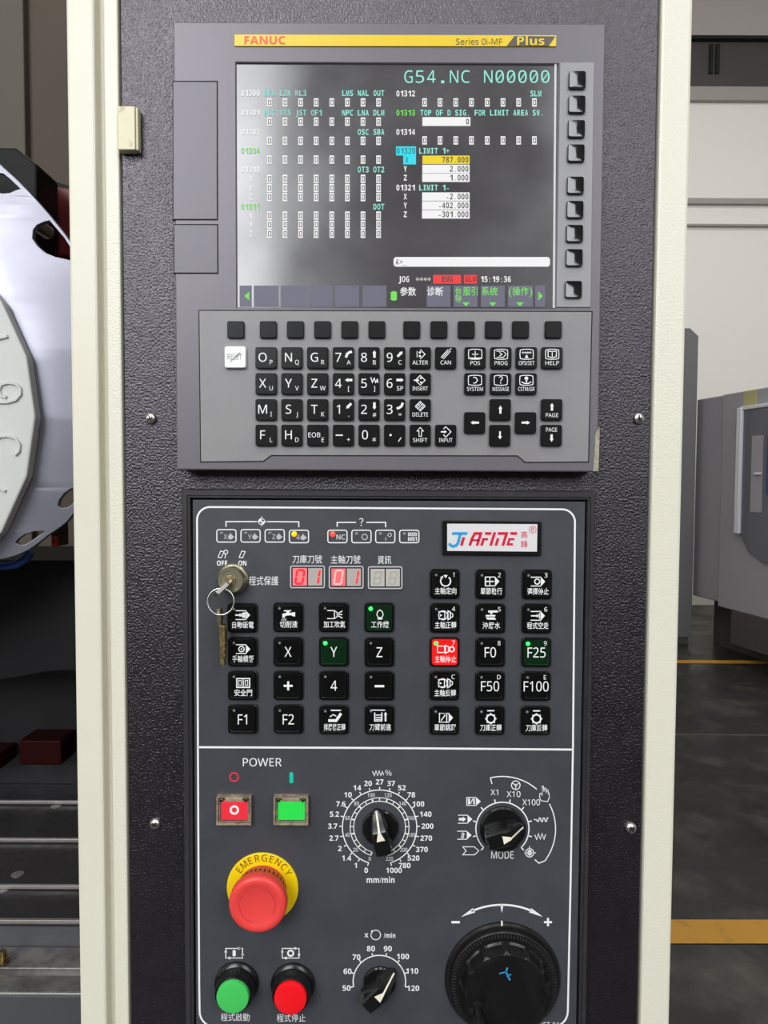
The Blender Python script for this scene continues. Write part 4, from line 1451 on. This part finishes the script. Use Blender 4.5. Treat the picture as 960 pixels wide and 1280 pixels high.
# feed dial print
fd = MB()
cu_, cv_ = 474.5, 1034
labs = ['0', '1', '1.4', '2', '2.7', '3.7', '5.2', '7.6', '10', '14', '20', '27', '37', '52', '78', '100', '140', '200', '270', '370', '520', '780', '1000']
step = 325.5 / 22
for i, t in enumerate(labs):
    a = -162.75 + i * step
    fd.stroke([polar(cu_, cv_, 46.3, a), polar(cu_, cv_, 50.5, a)], 1.3, yp)
    p_ = polar(cu_, cv_, 56.5 + (2.2 if 60 < abs(a) < 130 and len(t) > 2 else 0), a)
    fd.text(t, p_[0] + (1.2 if a > 60 and len(t) > 2 else 0), p_[1], 6.3, yp, bold=.02)
fd.arc(cu_, cv_, 46.5, 1.3, yp, -162.75, 162.75, 64)
fd.arc(cu_, cv_, 36.8, 1.0, yp, -162.75, 162.75, 60).arc(cu_, cv_, 32.4, 1.0, yp, -162.75, 162.75, 60)
for i in range(23):
    a = -162.75 + i * step
    fd.stroke([polar(cu_, cv_, 32.4, a), polar(cu_, cv_, 36.8, a)], 1.8 if i % 2 == 0 else 1.1, yp)
for i in range(12):
    a = -162.75 + i * step * 2
    p_ = polar(cu_, cv_, 41.4, a)
    fd.text(str(i * 20), p_[0], p_[1], 4.7, yp, w=3.0 + 3.0 * (len(str(i * 20)) - 1))
fd.stroke([(465.5, 964), (468, 969.5), (470, 963.5), (472, 969.5), (474, 963.5), (476, 969.5), (478, 964.5), (479.5, 969)], 1.0, yp)
fd.text('%', 485.5, 966.5, 6.6, yp, bold=.01)
fd.text('mm/min', 475.7, 1100, 7.4, yp, bold=.018, w=35)
obj('feed_dial_print', fd, 'print_white', face, label='white feed rate dial numbering', kind='stuff', recalc=False)
# mode dial print
md = MB()
cu_, cv_ = 628, 1036
md.arc(cu_, cv_, 33.2, 1.5, yp, -135, 135, 48)
for a in range(-135, 136, 30):
    md.stroke([polar(cu_, cv_, 33, a), polar(cu_, cv_, 38, a)], 1.5, yp)
md.text('X1', 618, 990.5, 7.0, yp, bold=.008).text('X10', 642, 992.8, 7.2, yp, bold=.008).text('X100', 664, 1003, 7.2, yp, bold=.008, w=22)
md.text('MODE', 628, 1068.8, 9, yp, w=28)
md.stroke([(615, 980), (613, 972.3)] + [polar(628, 1036, 65.5, a) for a in range(-13, 42, 6)], 1.3, yp)
md.stroke([polar(628, 1036, 66.5, a) for a in range(62, 131, 5)] + [(673.7, 1079), (668.5, 1074.5)], 1.3, yp)
md.arc(644.7, 981.5, 5.4, 1.1, yp, n=20).disc(644.7, 981.5, 1.7, yp, 8)
for a in (0, 120, 240):
    md.stroke([(644.7, 981.5), polar(644.7, 981.5, 5, a + 60)], 1.0, yp)
# hand
md.stroke([(676.5, 1001), (674.5, 997), (674.8, 992), (677, 991.5), (677.8, 995), (677.6, 983), (679.2, 982.6), (680, 990), (681, 985), (682.4, 985.5), (682.6, 991), (684, 987.4), (685.2, 988), (685.2, 993), (686.4, 991), (686.6, 997), (684.4, 1002)], .9, yp, True)
# incremental and rapid signs
w_ = [(667.5, 1024.5), (670.5, 1024.5)]
for i in range(3):
    b0 = 670.5 + i * 5
    w_ += [(b0 + 1.2, 1026.8), (b0 + 2.6, 1026.8), (b0 + 3.6, 1022.4), (b0 + 5, 1022.6)]
md.stroke(w_, 1.1, yp)
md.stroke([(668.5, 1043.5), (671, 1049.5), (673, 1042), (675.5, 1049), (677.5, 1041.8), (680, 1049), (682, 1043)], 1.1, yp)
md.arc(662, 1066, 5.2, 1.0, yp, n=20).stroke([(655.5, 1066), (670, 1066)], 1.0, yp).stroke([(662, 1058), (662, 1072)], 1.0, yp).rect(659.5, 1063, 664.5, 1069, yp)
# tape signs on the left
for (u, v, kind_) in ((590, 1001.8, 'mem'), (579.5, 1024, 'mdi'), (578.5, 1044, 'edit'), (588.5, 1063.5, 'tape')):
    if kind_ == 'tape':
        md.stroke([(u - 10, v - 5), (u + 4.5, v - 5), (u + 10, v), (u + 4.5, v + 5), (u - 10, v + 5), (u - 6, v)], 1.0, yp, True)
        continue
    md.stroke([(u - 7, v - 5), (u + 5, v - 5)], 1.0, yp).stroke([(u - 7, v + 5), (u + 5, v + 5)], 1.0, yp).poly([(u + 5, v - 5.4), (u + 11, v), (u + 5, v + 5.4)], yp)
    if kind_ == 'mem':
        md.stroke([(u - 6.5, v - 5), (u - 6.5, v + 5)], 1.2, yp).rect(u - 5, v - 3.6, u - 2.4, v + 3.6, yp).rect(u + 1.6, v - 3.6, u + 3.6, v + 3.6, yp).stroke([(u - 2, v + 3), (u + 1, v - 3)], 1.0, yp)
    elif kind_ == 'mdi':
        arrow(md, u - 1.5, v, 1, 0, 9, 3.2, 6.6, 4, yp)
    else:
        md.stroke([(u - 1.5, v + 3), (u - .5, v - 3), (u + 1.5, v - 2), (u + .5, v + 3)], 1.0, yp, True)
obj('mode_dial_print', md, 'print_white', face, label='white mode selector symbols', kind='stuff', recalc=False)
# spindle override print
sd_ = MB()
cu_, cv_ = 474.2, 1227
sd_.arc(cu_, cv_, 32.8, 1.4, yp, -101, 101, 40)
for i, t in enumerate(('50', '60', '70', '80', '90', '100', '110', '120')):
    a = -101 + i * 202 / 7
    sd_.stroke([polar(cu_, cv_, 32.6, a), polar(cu_, cv_, 36.6, a)], 1.4, yp)
    p_ = polar(cu_, cv_, 42.4 if i in (3, 4) else (41.8 if i < 4 else 43.0), a)
    sd_.text(t, p_[0], p_[1] + (.2 if i in (0, 7) else 0), 6.6, yp, bold=.02)
sd_.text('X', 458, 1169.2, 5.2, yp, bold=.02).arc(469.7, 1168.7, 6.0, 1.0, yp, n=22).poly([(463.8, 1162.8), (467.2, 1163.2), (464.6, 1166.6)], yp).text('/min', 487, 1169.4, 6.0, yp, bold=.02, w=14.5)
obj('spindle_dial_print', sd_, 'print_white', face, label='white spindle override numbering', kind='stuff', recalc=False)

# ---- handwheel
hp = MB()
cu_, cv_ = 627.5, 1225
hp.stroke([polar(cu_, cv_, 94, a) for a in range(-24, 25, 4)], 2.4, yp)
for s in (-1, 1):
    a, b_ = polar(cu_, cv_, 94, 22 * s), polar(cu_, cv_, 94, 33 * s)
    d_ = (b_[0] - a[0], b_[1] - a[1])
    l_ = math.hypot(*d_)
    n_ = (-d_[1] / l_, d_[0] / l_)
    hp.poly([(a[0] + n_[0] * 3, a[1] + n_[1] * 3), b_, (a[0] - n_[0] * 3, a[1] - n_[1] * 3)], yp)
hp.poly([(625.3, 1131), (629.3, 1131), (627.3, 1141)], yp)
hp.rect(564.3, 1151.3, 574.8, 1154.2, yp).rect(680, 1151.4, 690, 1154.0, yp).rect(683.7, 1147.4, 686.3, 1151.4, yp).rect(683.7, 1154.0, 686.3, 1157.8, yp)
hp.text('JET-0A', 688, 1281.5, 7, yp, bold=.012, w=24)
obj('handwheel_print', hp, 'print_white', face, label='white minus plus arc over the handwheel', kind='stuff', recalc=False)
c = P(628, 1222, YA)
k = kpx(628, 1222, YA)
hw = obj('handwheel', MB().lathe(c.x, c.z, [(72 * k, YA), (72 * k, YA - .002), (70 * k, YA - .0035), (67.5 * k, YA - .0038), (67.2 * k, YA - .0045), (66.8 * k, YA - .0072), (65.5 * k, YA - .0080), (58 * k, YA - .0086), (30 * k, YA - .0086)], 72), 'wheel_black', op, smooth=30, label='large black manual handwheel')
tk = MB()
for i in range(100):
    a = 2 * PI * i / 100
    r0, r1 = 60.5 * k, 64.5 * k
    w = .00018
    ca_, sa_ = math.cos(a), math.sin(a)
    tk.add([(c.x + r * ca_ - s * w * sa_, YA - (.0087 if r == r0 else .00835), c.z + r * sa_ + s * w * ca_) for r, s in ((r0, -1), (r0, 1), (r1, 1), (r1, -1))], [(0, 1, 2, 3)])
obj('graduation', tk, 'print_faint', hw, kind='stuff', recalc=False)
obj('zero_mark', MB().prism([(626.4, 1151.8), (628.4, 1151.8), (628.4, 1157.5), (626.4, 1157.5)], YA - .0040, YA - .003), 'knob_white', hw)
# gripped body with scallops
n = 144
rs = []
for (rad, y, dep) in ((57.5, .0084, 0), (57.0, .0095, 1.0), (54.5, .0150, 1.0), (52.5, .0172, .6), (50.2, .0180, 0), (49.0, .0178, 0), (2, .0176, 0)):
    ring = []
    for i in range(n):
        a = 2 * PI * i / n
        f_ = (i / n * 12) % 1.0
        d_ = 2.6 * dep if .12 < f_ < .88 else 0
        r = (rad - d_) * k * .975
        ring.append((c.x + r * math.cos(a), YA - y, c.z + r * math.sin(a)))
    rs.append(ring)
obj('grip_ring', MB().rings(rs[:5]), 'wheel_black', hw, smooth=35)
obj('wheel_face', MB().rings(rs[4:]), 'wheel_face', hw, smooth=35)
fy = YA - .0181
obj('ink_mark', MB().stroke([(624, 1217), (634, 1214.5)], 1.6, fy).stroke([(634.3, 1209.5), (632.5, 1214.5), (637.5, 1225.5)], 2.2, fy).stroke([(633, 1220), (639, 1218)], 1.4, fy), 'ink_blue', hw, label='blue ink mark', recalc=False)
hc = P(597, 1262, YA - .018)
obj('crank_handle', MB().lathe(hc.x, hc.z, [(.0052, YA - .0178), (.0052, YA - .0190), (.0036, YA - .0195), (.0042, YA - .0240), (.0048, YA - .0400), (.0040, YA - .0420), (.001, YA - .0422)], 28), 'knob_black', hw, smooth=35)
obj('crank_collar', MB().lathe(hc.x, hc.z, [(.0062, YA - .0176), (.0060, YA - .0186), (.0052, YA - .0187)], 28), 'wheel_black', hw, smooth=35)


# ================================================================== machining bay seen left of the column
YD = .55                                               # plane of the tool changer disc
bx1 = P(128, 640, yf).x - .002
bay = thing('machining_bay', (-.9, .9, 0), 'dark machining bay behind the cream column', 'machine enclosure')
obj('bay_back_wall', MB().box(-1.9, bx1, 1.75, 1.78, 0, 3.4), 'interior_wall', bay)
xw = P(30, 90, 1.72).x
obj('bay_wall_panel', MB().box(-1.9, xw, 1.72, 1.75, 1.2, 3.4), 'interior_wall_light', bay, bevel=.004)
obj('bay_side_wall', MB().box(bx1 - .03, bx1, .12, 1.75, 0, 3.4), 'interior_wall', bay)
obj('bay_side_wall', MB().box(-1.95, -1.9, .0, 1.78, 0, 3.4), 'interior_dark', bay)
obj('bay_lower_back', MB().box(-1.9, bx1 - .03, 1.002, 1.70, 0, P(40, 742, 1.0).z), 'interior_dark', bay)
# dark spindle head cover above the table
hz = lambda v, y: P(40, v, y).z
sp_ = thing('spindle_head', (P(20, 780, .8).x, .8, hz(843, .8)), 'dark grey spindle head cover above the table', 'machine head')
obj('head_cover', MB().rings([[tuple(P(u, v, y_)) if y_ == .72 else (P(u, v, .72).x, y_, P(u, v, .72).z) for u, v in
                               ((-260, 700), (140, 700), (140, 846), (88, 839), (60, 840), (20, 848), (-20, 853), (-260, 858))] for y_ in (.72, .98)]), 'spindle_cover', sp_, bevel=.003)
obj('red_block', MB().box(P(30, 935, .95).x, P(82, 935, .95).x, .93, .999, hz(952, .95), hz(921, .95)), 'block_red', sp_, bevel=.004, label='dim red block')
obj('red_block', MB().box(P(-60, 935, .95).x, P(6, 935, .95).x, .93, .999, hz(958, .95), hz(938, .95)), 'block_red', sp_, bevel=.004)

# tool changer disc: rim plate with round pockets, conical facets, numbered hub
tc_ = thing('tool_magazine', P(-90, 470, YD), 'round pale tool magazine disc with numbered hub', 'tool magazine')
outline = [(-30, 185), (0, 207), (30, 236), (60, 270), (85, 303), (108, 345), (124, 400), (131, 470), (127, 540), (112, 602), (88, 646), (62, 668), (35, 688), (0, 698), (-80, 706), (-170, 660), (-240, 560), (-262, 440), (-225, 310), (-150, 215), (-85, 178)]


def smooth_loop(pts, sub=6):
    out = []
    n = len(pts)
    for i in range(n):
        p0, p1, p2, p3 = pts[i - 1], pts[i], pts[(i + 1) % n], pts[(i + 2) % n]
        for s in range(sub):
            t = s / sub
            out.append(tuple(.5 * ((2 * p1[a]) + (-p0[a] + p2[a]) * t + (2 * p0[a] - 5 * p1[a] + 4 * p2[a] - p3[a]) * t * t + (-p0[a] + 3 * p1[a] - 3 * p2[a] + p3[a]) * t ** 3) for a in (0, 1)))
    return out


cvd = bpy.data.curves.new('rim_plate', 'CURVE')
cvd.dimensions = '2D'
cvd.fill_mode = 'BOTH'
cvd.extrude = .004
cvd.bevel_depth = .0008


def spl(pts):
    s = cvd.splines.new('POLY')
    w = [P(u, v, YD + .018) for u, v in pts]
    s.points.add(len(w) - 1)
    for p, q in zip(s.points, w):
        p.co = (q.x, q.z, 0, 1)
    s.use_cyclic_u = True


spl(smooth_loop(outline))
holes = [[(62.5 + 22 * math.cos(a), 295 + 24 * math.sin(a)) for a in [2 * PI * i / 28 for i in range(28)]]]
# pockets follow the rim and stay inside it
holes[0] = [(38, 285), (42, 278), (50, 273), (56.5, 270.5), (66, 281.5), (76, 293.5), (86, 309), (93, 322), (88, 324), (78, 322), (66, 320), (54, 315), (44, 306), (38, 297)]
holes.append([(-2, 211), (6, 217.5), (16, 227), (20.5, 231.5), (14, 234), (8, 238), (0, 239.5), (-10, 238), (-22, 230), (-26, 218), (-16, 208)])
holes.append([(24, 678), (28, 672), (36, 666.5), (46, 663), (56, 662.2), (61, 663.8), (54, 668.5), (44, 675.5), (37, 680.4), (30, 681)])
holes.append([(73.5, 632), (76, 624), (82, 616), (90, 610), (99, 608), (102, 612), (97, 622), (91, 631), (86, 635), (78, 635.5)])
for h in holes:
    spl(h)
tmp = bpy.data.objects.new('rim_tmp', cvd)
COL.objects.link(tmp)
dg = bpy.context.evaluated_depsgraph_get()
dg.update()
me = bpy.data.meshes.new_from_object(tmp.evaluated_get(dg))
bpy.data.objects.remove(tmp)
bmd = bmesh.new()
bmd.from_mesh(me)
bmesh.ops.triangulate(bmd, faces=bmd.faces)
for _ in range(3):
    bmesh.ops.subdivide_edges(bmd, edges=[e for e in bmd.edges if e.calc_length() > .02], cuts=1)
    bmesh.ops.triangulate(bmd, faces=bmd.faces)
bmd.to_mesh(me)
bmd.free()
# the sheet is folded back along straight creases that run out from the hub's corners
HW = P(-224, 521, YD)
R_HUB = 258 * kpx(0, 500, YD)
fold = [Vector((math.cos(math.radians(8.1 + 16.2 * i)), math.sin(math.radians(8.1 + 16.2 * i)))) for i in range(-12, 12)]
vv = []
for v in me.vertices:
    q = Vector((v.co.x - HW.x, v.co.y - HW.z))
    back = max(0.0, max(f.dot(q) for f in fold) - R_HUB) * .27
    vv.append((v.co.x, YD + back + v.co.z, v.co.y))
b = MB()
b.add(vv, [tuple(p.vertices) for p in me.polygons])
rimp = obj('rim_plate', b, 'disc_steel', tc_, smooth=30)
# hub: stepped polygon with raised figures
HC = (-224, 521)
hubpts = [polar(HC[0], HC[1], 268, 90 + 16.2 * i - 16.2 * 11) for i in range(22)]
hub = obj('hub', MB().prism([(u, v) for u, v in hubpts], YD - .024, YD - .004), 'hub_white', tc_, bevel=.003, label='white faceted hub with raised figures')
yh = YD - .0250


def relief(pts, w, nm_='raised_figure'):
    m = MB()
    pw_ = [P(u, v, yh) for u, v in pts]
    k = kpx(0, 500, yh) * w / 2
    rs = []
    for i, p in enumerate(pw_):
        a = pw_[max(0, i - 1)]
        c_ = pw_[min(len(pw_) - 1, i + 1)]
        d_ = (c_ - a).normalized()
        n_ = Vector((-d_.z, 0, d_.x))
        rs.append([tuple(p + n_ * k + Vector((0, .001, 0))), tuple(p + n_ * k * .5 + Vector((0, -.0025, 0))), tuple(p - n_ * k * .5 + Vector((0, -.0025, 0))), tuple(p - n_ * k + Vector((0, .001, 0)))])
    m.rings(rs)
    obj(nm_, m, 'hub_white', hub, smooth=50)


relief([(-14, 424), (0, 423), (10, 420.5)], 5)
relief([(-16, 500), (-4, 503), (10, 503), (20, 500), (26, 493), (26, 486), (20, 480), (10, 478.5), (2, 481), (-1, 488), (2, 495), (8, 497)], 5)
relief([(-6, 562), (-8, 552), (0, 546), (10, 545), (20, 548), (25, 556), (24, 564), (19, 569)], 5)
relief([(-8, 609), (0, 610.5), (7, 614)], 4.5)
# tool in the upper pocket
tp = P(45, 280, YD + .06)
obj('tool_tip', MB().lathe(tp.x, tp.z, [(.010, YD + .10), (.010, YD + .066), (.009, YD + .060), (.003, YD + .058)], 20), 'steel', tc_, smooth=40, label='chrome tool end in the pocket')
# black arm and red drive behind the disc
am = thing('tool_changer_arm', P(10, 230, .66), 'black bracket behind the top of the tool disc', 'bracket')
obj('bracket_plate', MB().prism([(-120, 183), (20, 184), (46, 205), (46.5, 275), (40, 300), (-120, 300)], .69, .77), 'bracket_black', am, bevel=.004)
md_ = thing('drive_motor', P(75, 270, .72), 'red drive motor with grey gear behind the disc', 'motor')
obj('motor_cover', MB().prism([(51, 221), (60, 224), (88, 232), (130, 238), (130, 330), (54, 330)], .82, .92), 'bracket_black', md_, bevel=.003)
obj('motor_body', MB().prism([(52, 233), (70, 233), (120, 240), (120, 320), (52, 320)], .80, .825), 'motor_red', md_, bevel=.004)
g = MB()
gc = P(57, 268, .78)
gp = []
for i in range(48):
    a = 2 * PI * i / 48
    r = (.017 if i % 4 < 2 else .0145)
    gp.append((gc.x + r * math.cos(a), gc.z + r * math.sin(a)))
g.rings([[(x, y, z) for x, z in gp] for y in (.780, .801)])
obj('gear', g, 'motor_blue', md_)
obj('gear_hub', MB().lathe(P(64, 270, .776).x, P(64, 270, .776).z, [(.004, .785), (.004, .776), (.001, .775)], 12), 'hall_dark', md_)
# blue hose under the disc
hs = MB()
hp_ = [P(u, v, .60) for u, v in ((-60, 700), (-20, 706), (5, 708), (20, 706), (32, 699), (39, 690))]
rs = []
for i, p in enumerate(hp_):
    a, c_ = hp_[max(0, i - 1)], hp_[min(5, i + 1)]
    d_ = (c_ - a).normalized()
    n_ = Vector((-d_.z, 0, d_.x))
    rs.append([tuple(p + n_ * (.0065 * math.cos(t)) + Vector((0, .0065 * math.sin(t), 0))) for t in [2 * PI * j / 10 for j in range(10)]])
hs.rings(rs)
obj('coolant_hose', hs, 'hose_blue', label='blue hose curling under the tool disc', cat='hose', smooth=60)
tg = thing('signal_lamp', P(68, 672, .66), 'small orange red lamp under the tool disc', 'lamp')
obj('lamp_body', MB().box(P(64, 672, .66).x, P(72.5, 672, .66).x, .66, .70, P(68, 683, .66).z, P(68, 650, .66).z), 'interior_wall', tg, bevel=.001)
for v in (674, 680):
    q = P(68, v, .655)
    obj('lens', MB().lathe(q.x, q.z, [(.0048, .661), (.0046, .656), (.002, .654)], 16), 'tag_red', tg, smooth=50)

# telescopic way covers and the table
wc = thing('way_cover', (P(40, 1050, .7).x, .75, .8), 'dark stepped telescopic way covers behind the table', 'way cover')
wx0_, wx1_ = -1.6, bx1 - .032
lv = [(1148, 1.10), (1105, 1.18), (1047, 1.317), (1000, 1.4527)]     # edge row in the photo, depth from the camera
for i, (v, d_) in enumerate(lv):
    y_ = d_ - DIST
    z_ = P(40, v, y_).z
    yb_ = (lv[i + 1][1] - DIST) + .02 if i < 3 else 1.0
    obj('cover_plate', MB().box(wx0_, wx1_, y_, yb_, z_ - .012, z_), 'way_steel', wc, bevel=.0015)
    obj('wiper_edge', MB().box(wx0_, wx1_, y_ - .003, y_ + .001, z_ - .007, z_ - .001), 'way_edge', wc, bevel=.0008)
zc_ = P(40, 1148, .57).z
obj('cover_front', MB().box(wx0_, wx1_, .568, .60, P(40, 1200, .568).z, zc_ - .012), 'table_side', wc)
for u, v, i in ((22, 1093, 1), (4, 1112, 0), (70, 1008, 2), (80, 994, 2)):
    q = P(u, v, lv[i][1] - DIST + .05)
    zz = P(40, lv[i][0], lv[i][1] - DIST).z
    d_ = ray(u, v)
    h_ = CAM + d_ * ((zz - CAM.z) / d_.z)
    m = MB()
    m.rings([[(h_.x + r * math.cos(t), h_.y + r * math.sin(t), zz + y) for t in [2 * PI * j / 16 for j in range(16)]] for r, y in ((.010, 0), (.010, .001), (.002, .0016))])
    obj('cover_bolt', m, 'way_edge', wc, smooth=40)
tb = thing('work_table', (P(40, 1230, .47).x, .52, P(40, 1280, .47).z), 'grey slotted machine table at the bottom of the bay', 'table')
zt_ = P(40, 1240, .47).z
obj('table_top', MB().box(wx0_, wx1_, .470, .505, zt_ - .05, zt_), 'table_iron', tb, bevel=.0015)
obj('table_edge', MB().box(wx0_, wx1_, .468, .4705, zt_ - .004, zt_ + .0003), 'steel', tb, bevel=.0008)
obj('table_top', MB().box(wx0_, wx1_, .518, .566, zt_ - .05, zt_ + .002), 'table_iron', tb, bevel=.0015)
obj('table_slot', MB().box(wx0_, wx1_, .505, .518, zt_ - .05, zt_ - .006), 'table_iron', tb)
obj('table_side', MB().box(wx0_, wx1_, .466, .47, zt_ - .25, zt_ - .004), 'table_side', tb)
q = PZ(4, 1203, zt_ + .004)
m = MB()
m.rings([[(q.x + r * math.cos(t), q.y + r * math.sin(t), zt_ + y) for t in [2 * PI * j / 6 for j in range(6)]] for r, y in ((.009, .002), (.009, .012))])
m.rings([[(q.x + r * math.cos(t), q.y + r * math.sin(t), zt_ + y) for t in [2 * PI * j / 12 for j in range(12)]] for r, y in ((.005, .012), (.005, .022))])
obj('clamp_bolt', m, 'brass', label='small brass-coloured bolt on the machine table', cat='bolt')
# bed below
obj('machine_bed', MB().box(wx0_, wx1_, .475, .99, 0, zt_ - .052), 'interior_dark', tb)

bpy.data.objects.remove(_fo)
